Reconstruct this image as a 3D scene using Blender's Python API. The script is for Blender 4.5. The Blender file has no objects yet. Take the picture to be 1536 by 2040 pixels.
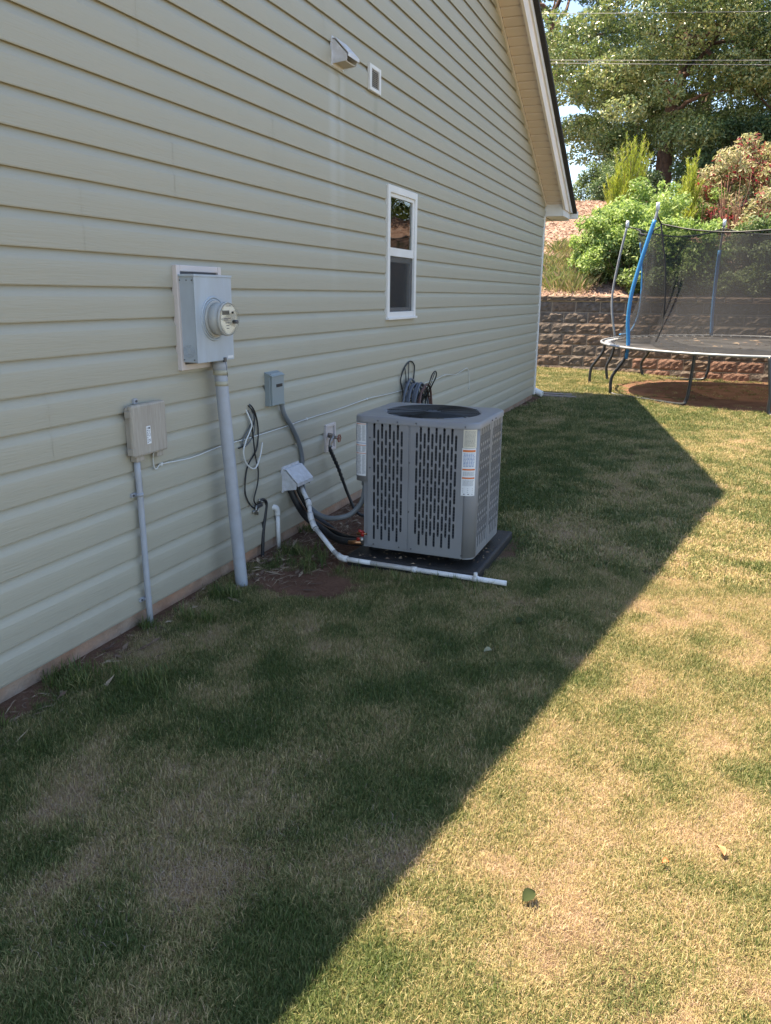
import bpy, math, random
import numpy as np
from mathutils import Vector, Matrix
random.seed(7); rng=np.random.default_rng(11)
R=math.radians
# ------------------------------------------------------------------ camera, sky, sun, exposure
sc=bpy.context.scene
col=sc.collection
cd=bpy.data.cameras.new('camera'); cam=bpy.data.objects.new('camera',cd); col.objects.link(cam)
cd.sensor_fit='VERTICAL'; cd.sensor_height=24; cd.lens=24*1542/2040; cd.clip_start=.05; cd.clip_end=900
right=Vector((.92805686,.37233117,.00894244)); up=Vector((-.10885975,.24822078,.9625674)); fwd=Vector((-.35617414,.89429075,-.27089487))
M=Matrix(((right.x,up.x,-fwd.x,2.24),(right.y,up.y,-fwd.y,0),(right.z,up.z,-fwd.z,1.46),(0,0,0,1)))
cam.matrix_world=M; sc.camera=cam
SUN=Vector((-.388,-.048,1)).normalized()
w=bpy.data.worlds.new('World'); sc.world=w; w.use_nodes=True
nt=w.node_tree; bg=nt.nodes['Background']; sky=nt.nodes.new('ShaderNodeTexSky'); sky.sky_type='NISHITA'
sky.sun_disc=False; sky.sun_elevation=math.asin(SUN.z); sky.sun_rotation=math.atan2(SUN.x,SUN.y); sky.altitude=250
sky.air_density=.9; sky.dust_density=.5; sky.ozone_density=2.2
nt.links.new(sky.outputs[0],bg.inputs[0]); bg.inputs[1].default_value=.13
sl=bpy.data.lights.new('sun','SUN'); sl.energy=5.0; sl.angle=R(.53); sl.color=(1,.91,.76)
so=bpy.data.objects.new('sun',sl); col.objects.link(so); so.location=(-8,-2,20)
so.rotation_euler=SUN.to_track_quat('Z','Y').to_euler()
sc.view_settings.view_transform='Standard'; sc.view_settings.look='None'; sc.view_settings.gamma=1
sc.view_settings.exposure=1.78; sc.view_settings.use_curve_mapping=False
sc.view_settings.use_white_balance=True; sc.view_settings.white_balance_temperature=7350; sc.view_settings.white_balance_tint=10
sc.render.engine='CYCLES'; sc.cycles.max_bounces=8; sc.cycles.transparent_max_bounces=24
# ------------------------------------------------------------------ node helpers
def nd(t,typ,**k):
    n=t.nodes.new(typ)
    for a,b in k.items(): setattr(n,a,b)
    return n
def mat(name,c,rough=.6,metal=0,var=0,vscale=4,bump=0,bscale=80,spec=.5,c2=None,c2scale=3,c2amt=.5,stretch=(1,1,1),dirt=None,dirth=.5,coat=0):
    """base colour with procedural mottling, optional second colour patches and fine relief"""
    m=bpy.data.materials.new(name); m.use_nodes=True; t=m.node_tree; L=t.links.new
    b=t.nodes['Principled BSDF']; b.inputs['Roughness'].default_value=rough; b.inputs['Metallic'].default_value=metal
    b.inputs['Specular IOR Level'].default_value=spec; b.inputs['Coat Weight'].default_value=coat
    g=nd(t,'ShaderNodeNewGeometry'); mp=nd(t,'ShaderNodeMapping'); mp.inputs['Scale'].default_value=stretch
    L(g.outputs['Position'],mp.inputs[0])
    rgb=nd(t,'ShaderNodeRGB'); rgb.outputs[0].default_value=(*c,1); out=rgb.outputs[0]
    if c2:
        n=nd(t,'ShaderNodeTexNoise'); n.inputs['Scale'].default_value=c2scale; n.inputs['Detail'].default_value=6; n.inputs['Roughness'].default_value=.65
        L(mp.outputs[0],n.inputs['Vector']); r=nd(t,'ShaderNodeMapRange'); r.inputs[1].default_value=.5-.12; r.inputs[2].default_value=.5+.16; r.inputs[4].default_value=c2amt
        L(n.outputs[0],r.inputs[0]); mx=nd(t,'ShaderNodeMix',data_type='RGBA'); L(r.outputs[0],mx.inputs[0]); L(out,mx.inputs[6]); mx.inputs[7].default_value=(*c2,1); out=mx.outputs[2]
    if var:
        n=nd(t,'ShaderNodeTexNoise'); n.inputs['Scale'].default_value=vscale; n.inputs['Detail'].default_value=5
        L(mp.outputs[0],n.inputs['Vector']); r=nd(t,'ShaderNodeMapRange'); r.inputs[1].default_value=.3; r.inputs[2].default_value=.7; r.inputs[3].default_value=1-var; r.inputs[4].default_value=1+var
        L(n.outputs[0],r.inputs[0]); h=nd(t,'ShaderNodeHueSaturation'); L(r.outputs[0],h.inputs['Value']); L(out,h.inputs['Color']); out=h.outputs[0]
        r2=nd(t,'ShaderNodeMapRange'); r2.inputs[1].default_value=.3; r2.inputs[2].default_value=.7; r2.inputs[3].default_value=max(0,rough-.12); r2.inputs[4].default_value=min(1,rough+.12)
        L(n.outputs[0],r2.inputs[0]); L(r2.outputs[0],b.inputs['Roughness'])
    L(out,b.inputs['Base Color'])
    if bump:
        n=nd(t,'ShaderNodeTexNoise'); n.inputs['Scale'].default_value=bscale; n.inputs['Detail'].default_value=4
        L(mp.outputs[0],n.inputs['Vector']); bp=nd(t,'ShaderNodeBump'); bp.inputs['Strength'].default_value=bump; bp.inputs['Distance'].default_value=.01
        L(n.outputs[0],bp.inputs['Height']); L(bp.outputs[0],b.inputs['Normal'])
    return m
def leafmat(name,cols,rough=.45,trans=.35,spec=.5):
    """leaf colour picked by each leaf's own random value, with translucency"""
    m=bpy.data.materials.new(name); m.use_nodes=True; t=m.node_tree; L=t.links.new
    b=t.nodes['Principled BSDF']; o=t.nodes['Material Output']; b.inputs['Roughness'].default_value=rough; b.inputs['Specular IOR Level'].default_value=spec
    a=nd(t,'ShaderNodeAttribute',attribute_name='tone'); cr=nd(t,'ShaderNodeValToRGB'); e=cr.color_ramp.elements
    for i,(p,c) in enumerate(cols):
        x=e[i] if i<2 else e.new(p); x.position=p; x.color=(*c,1)
    L(a.outputs['Fac'],cr.inputs[0]); L(cr.outputs[0],b.inputs['Base Color'])
    tr=nd(t,'ShaderNodeBsdfTranslucent'); h=nd(t,'ShaderNodeHueSaturation'); h.inputs['Value'].default_value=1.3; h.inputs['Saturation'].default_value=1.1
    L(cr.outputs[0],h.inputs['Color']); L(h.outputs[0],tr.inputs[0]); mx=nd(t,'ShaderNodeMixShader'); mx.inputs[0].default_value=trans
    L(b.outputs[0],mx.inputs[1]); L(tr.outputs[0],mx.inputs[2]); L(mx.outputs[0],o.inputs[0])
    return m
# ------------------------------------------------------------------ mesh helpers
class MB:
    def __init__(s): s.v=[]; s.f=[]; s.s=[]
    def face(s,idx,smooth=False): s.f.append(tuple(idx)); s.s.append(smooth)
    def add(s,vs,fs,smooth=False):
        o=len(s.v); s.v+= [tuple(p) for p in vs]
        for f in fs: s.f.append(tuple(i+o for i in f)); s.s.append(smooth)
        return s
    def box(s,x0,x1,y0,y1,z0,z1):
        return s.add([(x0,y0,z0),(x1,y0,z0),(x1,y1,z0),(x0,y1,z0),(x0,y0,z1),(x1,y0,z1),(x1,y1,z1),(x0,y1,z1)],
              [(0,3,2,1),(4,5,6,7),(0,1,5,4),(1,2,6,5),(2,3,7,6),(3,0,4,7)])
    def prism(s,poly,axis,a,b,smooth=False):
        """extrude a 2-D polygon (list of pairs) along an axis from a to b"""
        n=len(poly)
        def p(q,c): return {0:(c,q[0],q[1]),1:(q[0],c,q[1]),2:(q[0],q[1],c)}[axis]
        vs=[p(q,a) for q in poly]+[p(q,b) for q in poly]
        s.add(vs,[(i,(i+1)%n,(i+1)%n+n,i+n) for i in range(n)],smooth)
        o=len(s.v)-2*n; s.f+=[tuple(o+i for i in range(n-1,-1,-1)),tuple(o+n+i for i in range(n))]; s.s+=[False,False]
        return s
    def tube(s,pts,r,n=8,cap=True,closed=False):
        pts=[Vector(p) for p in pts]; N=len(pts); rs=r if hasattr(r,'__len__') else [r]*N
        tang=[]
        for i in range(N):
            a=pts[i-1] if (i>0 or closed) else pts[i]; b=pts[(i+1)%N] if (i<N-1 or closed) else pts[i]
            tang.append((b-a).normalized())
        t=tang[0]; nrm=t.orthogonal().normalized(); o=len(s.v); 
        for i in range(N):
            t=tang[i]; nrm=(nrm-t*nrm.dot(t)).normalized(); bn=t.cross(nrm)
            for k in range(n):
                a=2*math.pi*k/n; s.v.append(tuple(pts[i]+(nrm*math.cos(a)+bn*math.sin(a))*rs[i]))
        for i in range(N if closed else N-1):
            j=(i+1)%N
            for k in range(n):
                s.f.append((o+i*n+k,o+i*n+(k+1)%n,o+j*n+(k+1)%n,o+j*n+k)); s.s.append(True)
        if cap and not closed:
            s.f.append(tuple(o+k for k in range(n-1,-1,-1))); s.s.append(False)
            s.f.append(tuple(o+(N-1)*n+k for k in range(n))); s.s.append(False)
        return s
    def cyl(s,p,q,r,n=20,r2=None): return s.tube([p,q],[r,r if r2 is None else r2],n)
    def build(s,name,m,parent=None,bevel=0,label=None,kind=None,solid=0):
        me=bpy.data.meshes.new(name); off=org(parent) if parent else Vector((0,0,0))
        me.from_pydata([tuple(Vector(v)-off) for v in s.v],[],s.f); me.polygons.foreach_set('use_smooth',s.s); me.materials.append(m)
        o=bpy.data.objects.new(name,me); col.objects.link(o)
        if parent: o.parent=parent
        if bevel:
            b=o.modifiers.new('bevel','BEVEL'); b.width=bevel; b.segments=2; b.limit_method='ANGLE'; b.angle_limit=R(40)
        if solid:
            b=o.modifiers.new('thickness','SOLIDIFY'); b.thickness=solid; b.offset=-1
        if label: o['label']=label
        if kind: o['kind']=kind
        return o
def org(o):
    v=Vector((0,0,0))
    while o: v=v+Vector(o.location); o=o.parent
    return v
def tag(o,label=None,cat=None,group=None,kind=None):
    if label: o['label']=label
    if cat: o['category']=cat
    if group: o['group']=group
    if kind: o['kind']=kind
    return o
def thing(name,label,cat,loc=(0,0,0),group=None):
    o=bpy.data.objects.new(name,None); col.objects.link(o); o.location=loc; o.empty_display_size=.1
    return tag(o,label,cat,group)
def spline(pts,n=8):
    """Catmull-Rom through points"""
    P=[Vector(p) for p in pts]; P=[P[0]*2-P[1]]+P+[P[-1]*2-P[-2]]; out=[]
    for i in range(1,len(P)-2):
        a,b,c,d=P[i-1:i+3]
        for k in range(n):
            t=k/n; out.append(.5*((2*b)+(c-a)*t+(2*a-5*b+4*c-d)*t*t+(3*b-a-3*c+d)*t**3))
    out.append(P[-2]); return out
def npmesh(name,V,F,m,parent=None,attrs=None,smooth=False,fa=None):
    """V (n,3) array, F (k,3|4) array; attrs = point float attributes, fa = face float attributes"""
    me=bpy.data.meshes.new(name); V=np.asarray(V,dtype=np.float32); F=np.asarray(F,dtype=np.int32)
    if parent is not None: V=V-np.array(org(parent),dtype=np.float32)
    me.vertices.add(len(V)); me.vertices.foreach_set('co',V.ravel())
    if len(F):
        k=F.shape[1]; me.loops.add(F.size); me.loops.foreach_set('vertex_index',F.ravel()); me.polygons.add(len(F))
        me.polygons.foreach_set('loop_start',np.arange(0,F.size,k,dtype=np.int32)); me.polygons.foreach_set('use_smooth',np.full(len(F),smooth))
    for nme,a in (attrs or {}).items():
        at=me.attributes.new(nme,'FLOAT','POINT'); at.data.foreach_set('value',np.asarray(a,dtype=np.float32))
    for nme,a in (fa or {}).items():
        at=me.attributes.new(nme,'FLOAT','FACE'); at.data.foreach_set('value',np.asarray(a,dtype=np.float32))
    me.update(calc_edges=True); me.validate()
    if m: me.materials.append(m)
    o=bpy.data.objects.new(name,me); col.objects.link(o)
    if parent is not None: o.parent=parent
    return o
def vnoise(x,y,seed=0):
    """smooth 2-D value noise in 0..1"""
    x=np.asarray(x,float); y=np.asarray(y,float); xi=np.floor(x).astype(int); yi=np.floor(y).astype(int); fx=x-xi; fy=y-yi
    fx=fx*fx*(3-2*fx); fy=fy*fy*(3-2*fy)
    def h(a,b):
        n=(a*374761393+b*668265263+seed*974711)&0x7fffffff; n=((n^(n>>13))*1274126177)&0x7fffffff; return ((n^(n>>16))&0xffff)/65535.
    return (h(xi,yi)*(1-fx)+h(xi+1,yi)*fx)*(1-fy)+(h(xi,yi+1)*(1-fx)+h(xi+1,yi+1)*fx)*fy
def fbm(x,y,seed=0,o=4):
    s=0;a=.5;t=0
    for i in range(o): s=s+a*vnoise(x*2**i,y*2**i,seed+i*17); t+=a; a*=.55
    return s/t
def sstep(a,b,x): t=np.clip((x-a)/(b-a),0,1); return t*t*(3-2*t)
# ------------------------------------------------------------------ lawn fields (how dry, with the sunlit tan painted in; how bare)
PATCH=[(1.18,1.68,.16,.30,.45),(1.14,1.36,.16,.12,.6),(1.62,1.68,.13,.10,.75),(.30,2.45,.22,.22,.35),(1.47,2.47,.3,.35,-.35),(1.55,1.30,.3,.2,-.45),(.40,2.05,.3,.25,-.35),
 (.98,6.6,.5,1.5,-.4),(1.98,1.62,.25,.2,.25),(2.42,2.1,.2,.2,.35),(.80,2.75,.3,.15,.25),(1.57,3.07,.25,.2,.2),(.85,2.0,.3,.2,-.1),(1.26,2.16,.3,.2,.15),(1.9,6.7,.25,.4,.5),(1.82,4.5,.4,.5,.25),(2.17,3.5,.3,.3,.25),
 (1.75,6.0,.3,.25,.35),(1.5,4.9,.25,.3,.35),(.75,1.5,.2,.15,.45),(1.3,3.5,.3,.15,.1),(1.0,5.6,.3,.5,-.3),(2.6,8.5,.5,.6,.3),(2.1,9.8,.5,.8,-.2),(1.3,10.5,.8,1,-.2),(.55,1.75,.12,.12,.4)]
def dry_sunf(x,y):
    d=.43+.18*(fbm(x*2.6,y*2.1,3)-.5)+.35*(fbm(x*4.6+7,y*4.1,53,2)-.5)+1.2*(fbm(x*8,y*7,9,4)-.5)+.15*sstep(1.5,2.3,x)*sstep(9,3,y)  # last term paints the sunlit side of the lawn more tan
    for cx,cy,sx,sy,a in PATCH: d=d+.72*a*np.exp(-(((x-cx)/sx)**2+((y-cy)/sy)**2))
    return np.clip(d,.12,1)
def soilf(x,y):
    n=fbm(x*5,y*5,21); s=.95*sstep(.20,.0,x+.24*(n-.5)+.06*np.sin(y*2.1))*sstep(12.0,11.5,y)
    s=np.maximum(s,1.25*np.exp(-(((x-.42)/.36)**2+((y-3.40)/.27)**2)**2)+.5*(n-.5))
    s=np.maximum(s,sstep(.75,.5,x+.2*(n-.5))*sstep(3.45,3.65,y)*sstep(5.2,4.8,y))
    s=np.maximum(s,.9*np.exp(-(((x-1.34)/.08)**2+((y-4.3)/.35)**2))+.4*(n-.5))
    r=np.hypot((x-3.0)/1.95,(y-13.3)/2.0); s=np.maximum(s,(.95+.12*(fbm(x*9,y*9,77)-.5)*2)*sstep(1.15,.92,r+.45*(n-.5)))
    s=np.maximum(s,sstep(15.0,15.5,y-.15*n)*sstep(1.0,1.8,x))
    s=np.maximum(s,.5*sstep(.66,.74,fbm(x*2.3+4,y*2.0,44)))
    return np.clip(s,0,1)
def gz(x,y):
    return .012*(fbm(x*2,y*2,5)-.5)*sstep(.0,.5,x)+.09*sstep(12,15.5,y)*sstep(3.0,-.5,x)+.0*y - .02*np.exp(-(((x-.45)/.3)**2+((y-3.45)/.3)**2))
# ------------------------------------------------------------------ ground
def ground_mat():
    m=bpy.data.materials.new('lawn_soil'); m.use_nodes=True; t=m.node_tree; L=t.links.new; b=t.nodes['Principled BSDF']; b.inputs['Roughness'].default_value=.95; b.inputs['Specular IOR Level'].default_value=.15
    ad=nd(t,'ShaderNodeAttribute',attribute_name='dry'); as_=nd(t,'ShaderNodeAttribute',attribute_name='soil')
    g=nd(t,'ShaderNodeNewGeometry'); n=nd(t,'ShaderNodeTexNoise'); n.inputs['Scale'].default_value=55; n.inputs['Detail'].default_value=8; n.inputs['Roughness'].default_value=.75; L(g.outputs['Position'],n.inputs['Vector'])
    n2=nd(t,'ShaderNodeTexNoise'); n2.inputs['Scale'].default_value=4; n2.inputs['Detail'].default_value=6; L(g.outputs['Position'],n2.inputs['Vector'])
    ad2=nd(t,'ShaderNodeMath',operation='ADD'); L(ad.outputs['Fac'],ad2.inputs[0]); sub=nd(t,'ShaderNodeMath',operation='MULTIPLY_ADD'); L(n.outputs[0],sub.inputs[0]); sub.inputs[1].default_value=1.2; sub.inputs[2].default_value=-.6; L(sub.outputs[0],ad2.inputs[1])
    cr=nd(t,'ShaderNodeValToRGB'); e=cr.color_ramp.elements; e[0].color=(.045,.06,.022,1); e[1].color=(.22,.16,.095,1); x=e.new(.5); x.color=(.11,.10,.05,1); L(ad2.outputs[0],cr.inputs[0])
    sr=nd(t,'ShaderNodeValToRGB'); e=sr.color_ramp.elements; e[0].position=.3; e[0].color=(.09,.040,.026,1); e[1].position=.74; e[1].color=(.27,.15,.10,1); 
    mm=nd(t,'ShaderNodeMath',operation='MULTIPLY_ADD'); L(n.outputs[0],mm.inputs[0]); mm.inputs[1].default_value=.6; sc2=nd(t,'ShaderNodeMath',operation='MULTIPLY'); L(n2.outputs[0],sc2.inputs[0]); sc2.inputs[1].default_value=.4; L(sc2.outputs[0],mm.inputs[2]); L(mm.outputs[0],sr.inputs[0])
    mx=nd(t,'ShaderNodeMix',data_type='RGBA'); L(as_.outputs['Fac'],mx.inputs[0]); L(cr.outputs[0],mx.inputs[6]); L(sr.outputs[0],mx.inputs[7]); L(mx.outputs[2],b.inputs['Base Color'])
    bp=nd(t,'ShaderNodeBump'); bp.inputs['Strength'].default_value=.9; bp.inputs['Distance'].default_value=.02; L(n.outputs[0],bp.inputs['Height']); L(bp.outputs[0],b.inputs['Normal'])
    return m
xs=np.concatenate([[-300,-120,-50,-20,-8,-2,-.6],np.arange(-.2,8.01,.05),[9,11,14,18,25,40,80,160,300]])
ys=np.concatenate([[-300,-100,-40,-15,-6,-3,-2],np.arange(-1.2,15.9,.05),[17,20,30,60,120,300]])
GX,GY=np.meshgrid(xs,ys); GZ=gz(GX,GY); GZ=np.where((GX<-.1)|(GY>16),-.02,GZ)
V=np.stack([GX,GY,GZ],-1).reshape(-1,3); nx=len(xs); ny=len(ys)
I=(np.arange(ny-1)[:,None]*nx+np.arange(nx-1)[None]).ravel(); F=np.stack([I,I+1,I+1+nx,I+nx],-1)
gd=npmesh('ground',V,F,ground_mat(),attrs={'dry':dry_sunf(GX,GY).ravel(),'soil':soilf(GX,GY).ravel()},smooth=True); gd['kind']='structure'
# ------------------------------------------------------------------ house
SX=.1278; Z0=.078; YC=11.46; YR=6.07; YN=.68
def zs(y): return 2.66+.5*(11.488-y) if y>YR else 5.369-.475*(YR-y)
def siding_mat():
    m=mat('siding_vinyl',(.40,.372,.297),rough=.48,spec=.35)
    t=m.node_tree; L=t.links.new; b=t.nodes['Principled BSDF']; rgb=[n for n in t.nodes if n.type=='RGB'][0]; g=[n for n in t.nodes if n.type=='NEW_GEOMETRY'][0]
    # streaky weathering: chalky vertical runs and faint green-grey film low down
    mp=nd(t,'ShaderNodeMapping'); mp.inputs['Scale'].default_value=(1,5,.5); L(g.outputs['Position'],mp.inputs[0]); n=nd(t,'ShaderNodeTexNoise'); n.inputs['Scale'].default_value=1.3; n.inputs['Detail'].default_value=7; n.inputs['Roughness'].default_value=.6; L(mp.outputs[0],n.inputs['Vector'])
    r=nd(t,'ShaderNodeMapRange'); r.inputs[1].default_value=.35; r.inputs[2].default_value=.7; r.inputs[3].default_value=0; r.inputs[4].default_value=.35; L(n.outputs[0],r.inputs[0])
    mx=nd(t,'ShaderNodeMix',data_type='RGBA'); L(r.outputs[0],mx.inputs[0]); L(rgb.outputs[0],mx.inputs[6]); mx.inputs[7].default_value=(.37,.352,.292,1)
    n3=nd(t,'ShaderNodeTexNoise'); n3.inputs['Scale'].default_value=9; n3.inputs['Detail'].default_value=8; n3.inputs['Roughness'].default_value=.7; L(g.outputs['Position'],n3.inputs['Vector'])
    r3=nd(t,'ShaderNodeMapRange'); r3.inputs[1].default_value=.62; r3.inputs[2].default_value=.8; r3.inputs[4].default_value=.35; L(n3.outputs[0],r3.inputs[0])
    m3=nd(t,'ShaderNodeMix',data_type='RGBA'); L(r3.outputs[0],m3.inputs[0]); L(mx.outputs[2],m3.inputs[6]); m3.inputs[7].default_value=(.33,.31,.235,1)
    # pale runs under the two upper vents
    sp=nd(t,'ShaderNodeSeparateXYZ'); L(g.outputs['Position'],sp.inputs[0])
    def band(c,wd):
        a=nd(t,'ShaderNodeMath',operation='SUBTRACT'); L(sp.outputs['Y'],a.inputs[0]); a.inputs[1].default_value=c
        q=nd(t,'ShaderNodeMath',operation='ABSOLUTE'); L(a.outputs[0],q.inputs[0]); rr=nd(t,'ShaderNodeMapRange'); rr.inputs[1].default_value=wd; rr.inputs[2].default_value=wd*.3; rr.inputs[4].default_value=1; L(q.outputs[0],rr.inputs[0]); return rr
    prev=m3.outputs[2]
    for c,wd,zt,zb,cc,am in ((4.66,.07,2.8,1.3,(.52,.53,.50),.38),(4.79,.06,2.8,1.7,(.52,.53,.50),.28),(4.75,.02,2.75,2.3,(.25,.24,.18),.35),(5.33,.05,2.74,2.35,(.27,.26,.2),.35),(3.35,.04,1.15,.5,(.28,.27,.2),.3)):
        bb=band(c,wd); zr=nd(t,'ShaderNodeMapRange'); zr.inputs[1].default_value=zb; zr.inputs[2].default_value=zt-.2; L(sp.outputs['Z'],zr.inputs[0])
        cut=nd(t,'ShaderNodeMath',operation='LESS_THAN'); L(sp.outputs['Z'],cut.inputs[0]); cut.inputs[1].default_value=zt
        p=nd(t,'ShaderNodeMath',operation='MULTIPLY'); L(bb.outputs[0],p.inputs[0]); L(zr.outputs[0],p.inputs[1]); p2=nd(t,'ShaderNodeMath',operation='MULTIPLY'); L(p.outputs[0],p2.inputs[0]); L(cut.outputs[0],p2.inputs[1])
        p3=nd(t,'ShaderNodeMath',operation='MULTIPLY'); L(p2.outputs[0],p3.inputs[0]); p3.inputs[1].default_value=am
        k=nd(t,'ShaderNodeMix',data_type='RGBA'); L(p3.outputs[0],k.inputs[0]); L(prev,k.inputs[6]); k.inputs[7].default_value=(*cc,1); prev=k.outputs[2]
    # red clay splashed on the lowest course
    zr=nd(t,'ShaderNodeMapRange'); zr.inputs[1].default_value=.32; zr.inputs[2].default_value=.05; zr.inputs[4].default_value=.5; L(sp.outputs['Z'],zr.inputs[0]); pm=nd(t,'ShaderNodeMath',operation='MULTIPLY'); L(zr.outputs[0],pm.inputs[0]); L(n3.outputs[0],pm.inputs[1])
    k=nd(t,'ShaderNodeMix',data_type='RGBA'); L(pm.outputs[0],k.inputs[0]); L(prev,k.inputs[6]); k.inputs[7].default_value=(.26,.20,.15,1); L(k.outputs[2],b.inputs['Base Color'])
    # embossed wood grain along the course
    mp2=nd(t,'ShaderNodeMapping'); mp2.inputs['Scale'].default_value=(1,9,150); L(g.outputs['Position'],mp2.inputs[0]); n2=nd(t,'ShaderNodeTexNoise'); n2.inputs['Scale'].default_value=1; n2.inputs['Detail'].default_value=3; n2.inputs['Distortion'].default_value=.6; L(mp2.outputs[0],n2.inputs['Vector'])
    mp4=nd(t,'ShaderNodeMapping'); mp4.inputs['Scale'].default_value=(1,1.2,3); L(g.outputs['Position'],mp4.inputs[0]); n4=nd(t,'ShaderNodeTexNoise'); n4.inputs['Scale'].default_value=1; L(mp4.outputs[0],n4.inputs['Vector'])
    bp=nd(t,'ShaderNodeBump'); bp.inputs['Strength'].default_value=.35; bp.inputs['Distance'].default_value=.004; L(n2.outputs[0],bp.inputs['Height'])
    bq=nd(t,'ShaderNodeBump'); bq.inputs['Strength'].default_value=.08; bq.inputs['Distance'].default_value=.04; L(n4.outputs[0],bq.inputs['Height']); L(bq.outputs[0],bp.inputs['Normal']); L(bp.outputs[0],b.inputs['Normal'])
    return m
MS=siding_mat()
M_white=mat('white_vinyl',(.72,.70,.68),rough=.45,var=.05,vscale=6)
M_trim=mat('cream_trim',(.80,.70,.62),rough=.5,var=.05)
M_soff=mat('soffit_beige',(.78,.63,.52),rough=.55,var=.04)
M_conc=mat('foundation_concrete',(.36,.27,.21),rough=.95,var=.2,vscale=9,bump=.6,bscale=60,c2=(.40,.20,.12),c2scale=2.2,c2amt=.8,spec=.2)
M_dark=mat('dark_interior',(.02,.02,.022),rough=.9)
M_shing=mat('roof_shingle',(.035,.033,.032),rough=.95,bump=.8,bscale=120,var=.3,vscale=20)
house=thing('house','sage green vinyl sided gable wall of the house filling the left of the photo','house',(0,0,0))
WY0,WY1,WZ0,WZ1=5.56,6.15,1.305,2.20
def profile(z0):
    # double course dutch lap: (x,z) from the butt up
    return [(.0045,z0+.017),(.0135,z0+.015),(.0140,z0-.002),(.0158,z0-.0035),(.0172,z0+.001),(.0182,z0+.045),(.0195,z0+.084),(.0188,z0+.0865),(.0135,z0+.097),(.0085,z0+.107),(.0040,z0+.1165),(.0025,z0+.121),(.0022,z0+.1275),(.0020,z0+.140)]
def clip(pr,lo,hi):
    out=[]
    for (xa,za),(xb,zb) in zip(pr[:-1],pr[1:]):
        a=(xa,za);b=(xb,zb)
        if max(za,zb)<lo or min(za,zb)>hi: continue
        def cut(p,q,z): 
            if abs(q[1]-p[1])<1e-6: return p
            t=(z-p[1])/(q[1]-p[1]); return (p[0]+t*(q[0]-p[0]),z)
        if a[1]<lo: a=cut(a,b,lo)
        if b[1]<lo: b=cut(a,b,lo)
        if b[1]>hi: b=cut(a,b,hi)
        if a[1]>hi: a=cut(a,b,hi)
        if not out: out.append(a)
        out.append(b)
    return out
def strip(mb,pr,y0,y1,xo):
    """sheet of one course between y0 and y1, sloping ends follow the rake"""
    n=max(1,int((y1-y0)/.5)); o=len(mb.v); rows=[]
    for (x,z) in pr:
        hi=min(y1,11.488-(z-2.66)/.5+.03); lo=max(y0,YR-(5.369-z)/.475-.03)
        if hi<=lo: hi=lo=(hi+lo)/2
        rows.append([(x+xo+.0012*math.sin(3.1*(lo+(hi-lo)*i/n)+z*9),lo+(hi-lo)*i/n,z) for i in range(n+1)])
    for r in rows: mb.v+=r
    m=n+1
    for i in range(len(rows)-1):
        for k in range(n):
            mb.f.append((o+i*m+k,o+i*m+k+1,o+(i+1)*m+k+1,o+(i+1)*m+k)); mb.s.append(i>4)
joints={14:3.044,12:2.462,6:2.194,2:3.669}
ncourse=int((zs(YR)-Z0)/SX)+1
for k in range(0,ncourse,2):
    zb=Z0+k*SX; ymax=min(YC,11.488-(zb-2.66)/.5); ymin=max(YN,YR-(5.369-zb)/.475)
    j0=joints.get(k, 1.0+((k*1.37)%3.8)); js=[j0]
    while js[0]>ymin: js.insert(0,js[0]-3.8)
    while js[-1]<ymax: js.append(js[-1]+3.8)
    for q in range(len(js)-1):
        a,b=max(js[q],ymin),min(js[q+1]+.03,ymax)
        if b-a<.05: continue
        mb=MB(); xo=(q%2)*.001
        for c in (0,1):
            z0=Z0+(k+c)*SX; pr=profile(z0)
            if z0+SX<WZ0 or z0>WZ1 or b<WY0 or a>WY1: strip(mb,pr,a,b,xo)
            else:
                if a<WY0: strip(mb,pr,a,min(b,WY0),xo)
                if b>WY1: strip(mb,pr,max(a,WY1),b,xo)
                if z0<WZ0: strip(mb,clip(pr,-9,WZ0),max(a,WY0),min(b,WY1),xo)
                if z0+SX>WZ1: strip(mb,clip(pr,WZ1,99),max(a,WY0),min(b,WY1),xo)
        mb.build('siding_panel',MS,house)
# wall core with the window opening, other walls, foundation
mb=MB()
def wallcore(y0,y1,z0,z1): mb.box(-.15,-.002,y0,y1,z0,z1)
wallcore(YN,WY0-.01,.06,2.6); wallcore(WY1+.01,YC-.02,.06,2.6); wallcore(WY0-.01,WY1+.01,.06,WZ0-.01); wallcore(WY0-.01,WY1+.01,WZ1+.01,2.6)
mb.prism([(YN,2.6),(YC-.02,2.6),(11.3,2.62),(YR,5.3),(.8,2.62)],0,-.15,-.002)
mb.box(-10,-.15,YC-.17,YC-.02,.06,2.6); mb.box(-10,-.15,YN,YN+.15,.06,2.6); mb.box(-10.1,-10,YN,YC-.02,.06,2.6)
mb.box(-9.98,-.16,YN+.16,YC-.18,.05,.12)
mb.build('wall',mat('wall_sheathing',(.33,.33,.30),rough=.8,var=.1),house)
MB().box(-10.1,-.008,YN,YC-.01,-.35,.085).build('foundation',M_conc,house)
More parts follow.
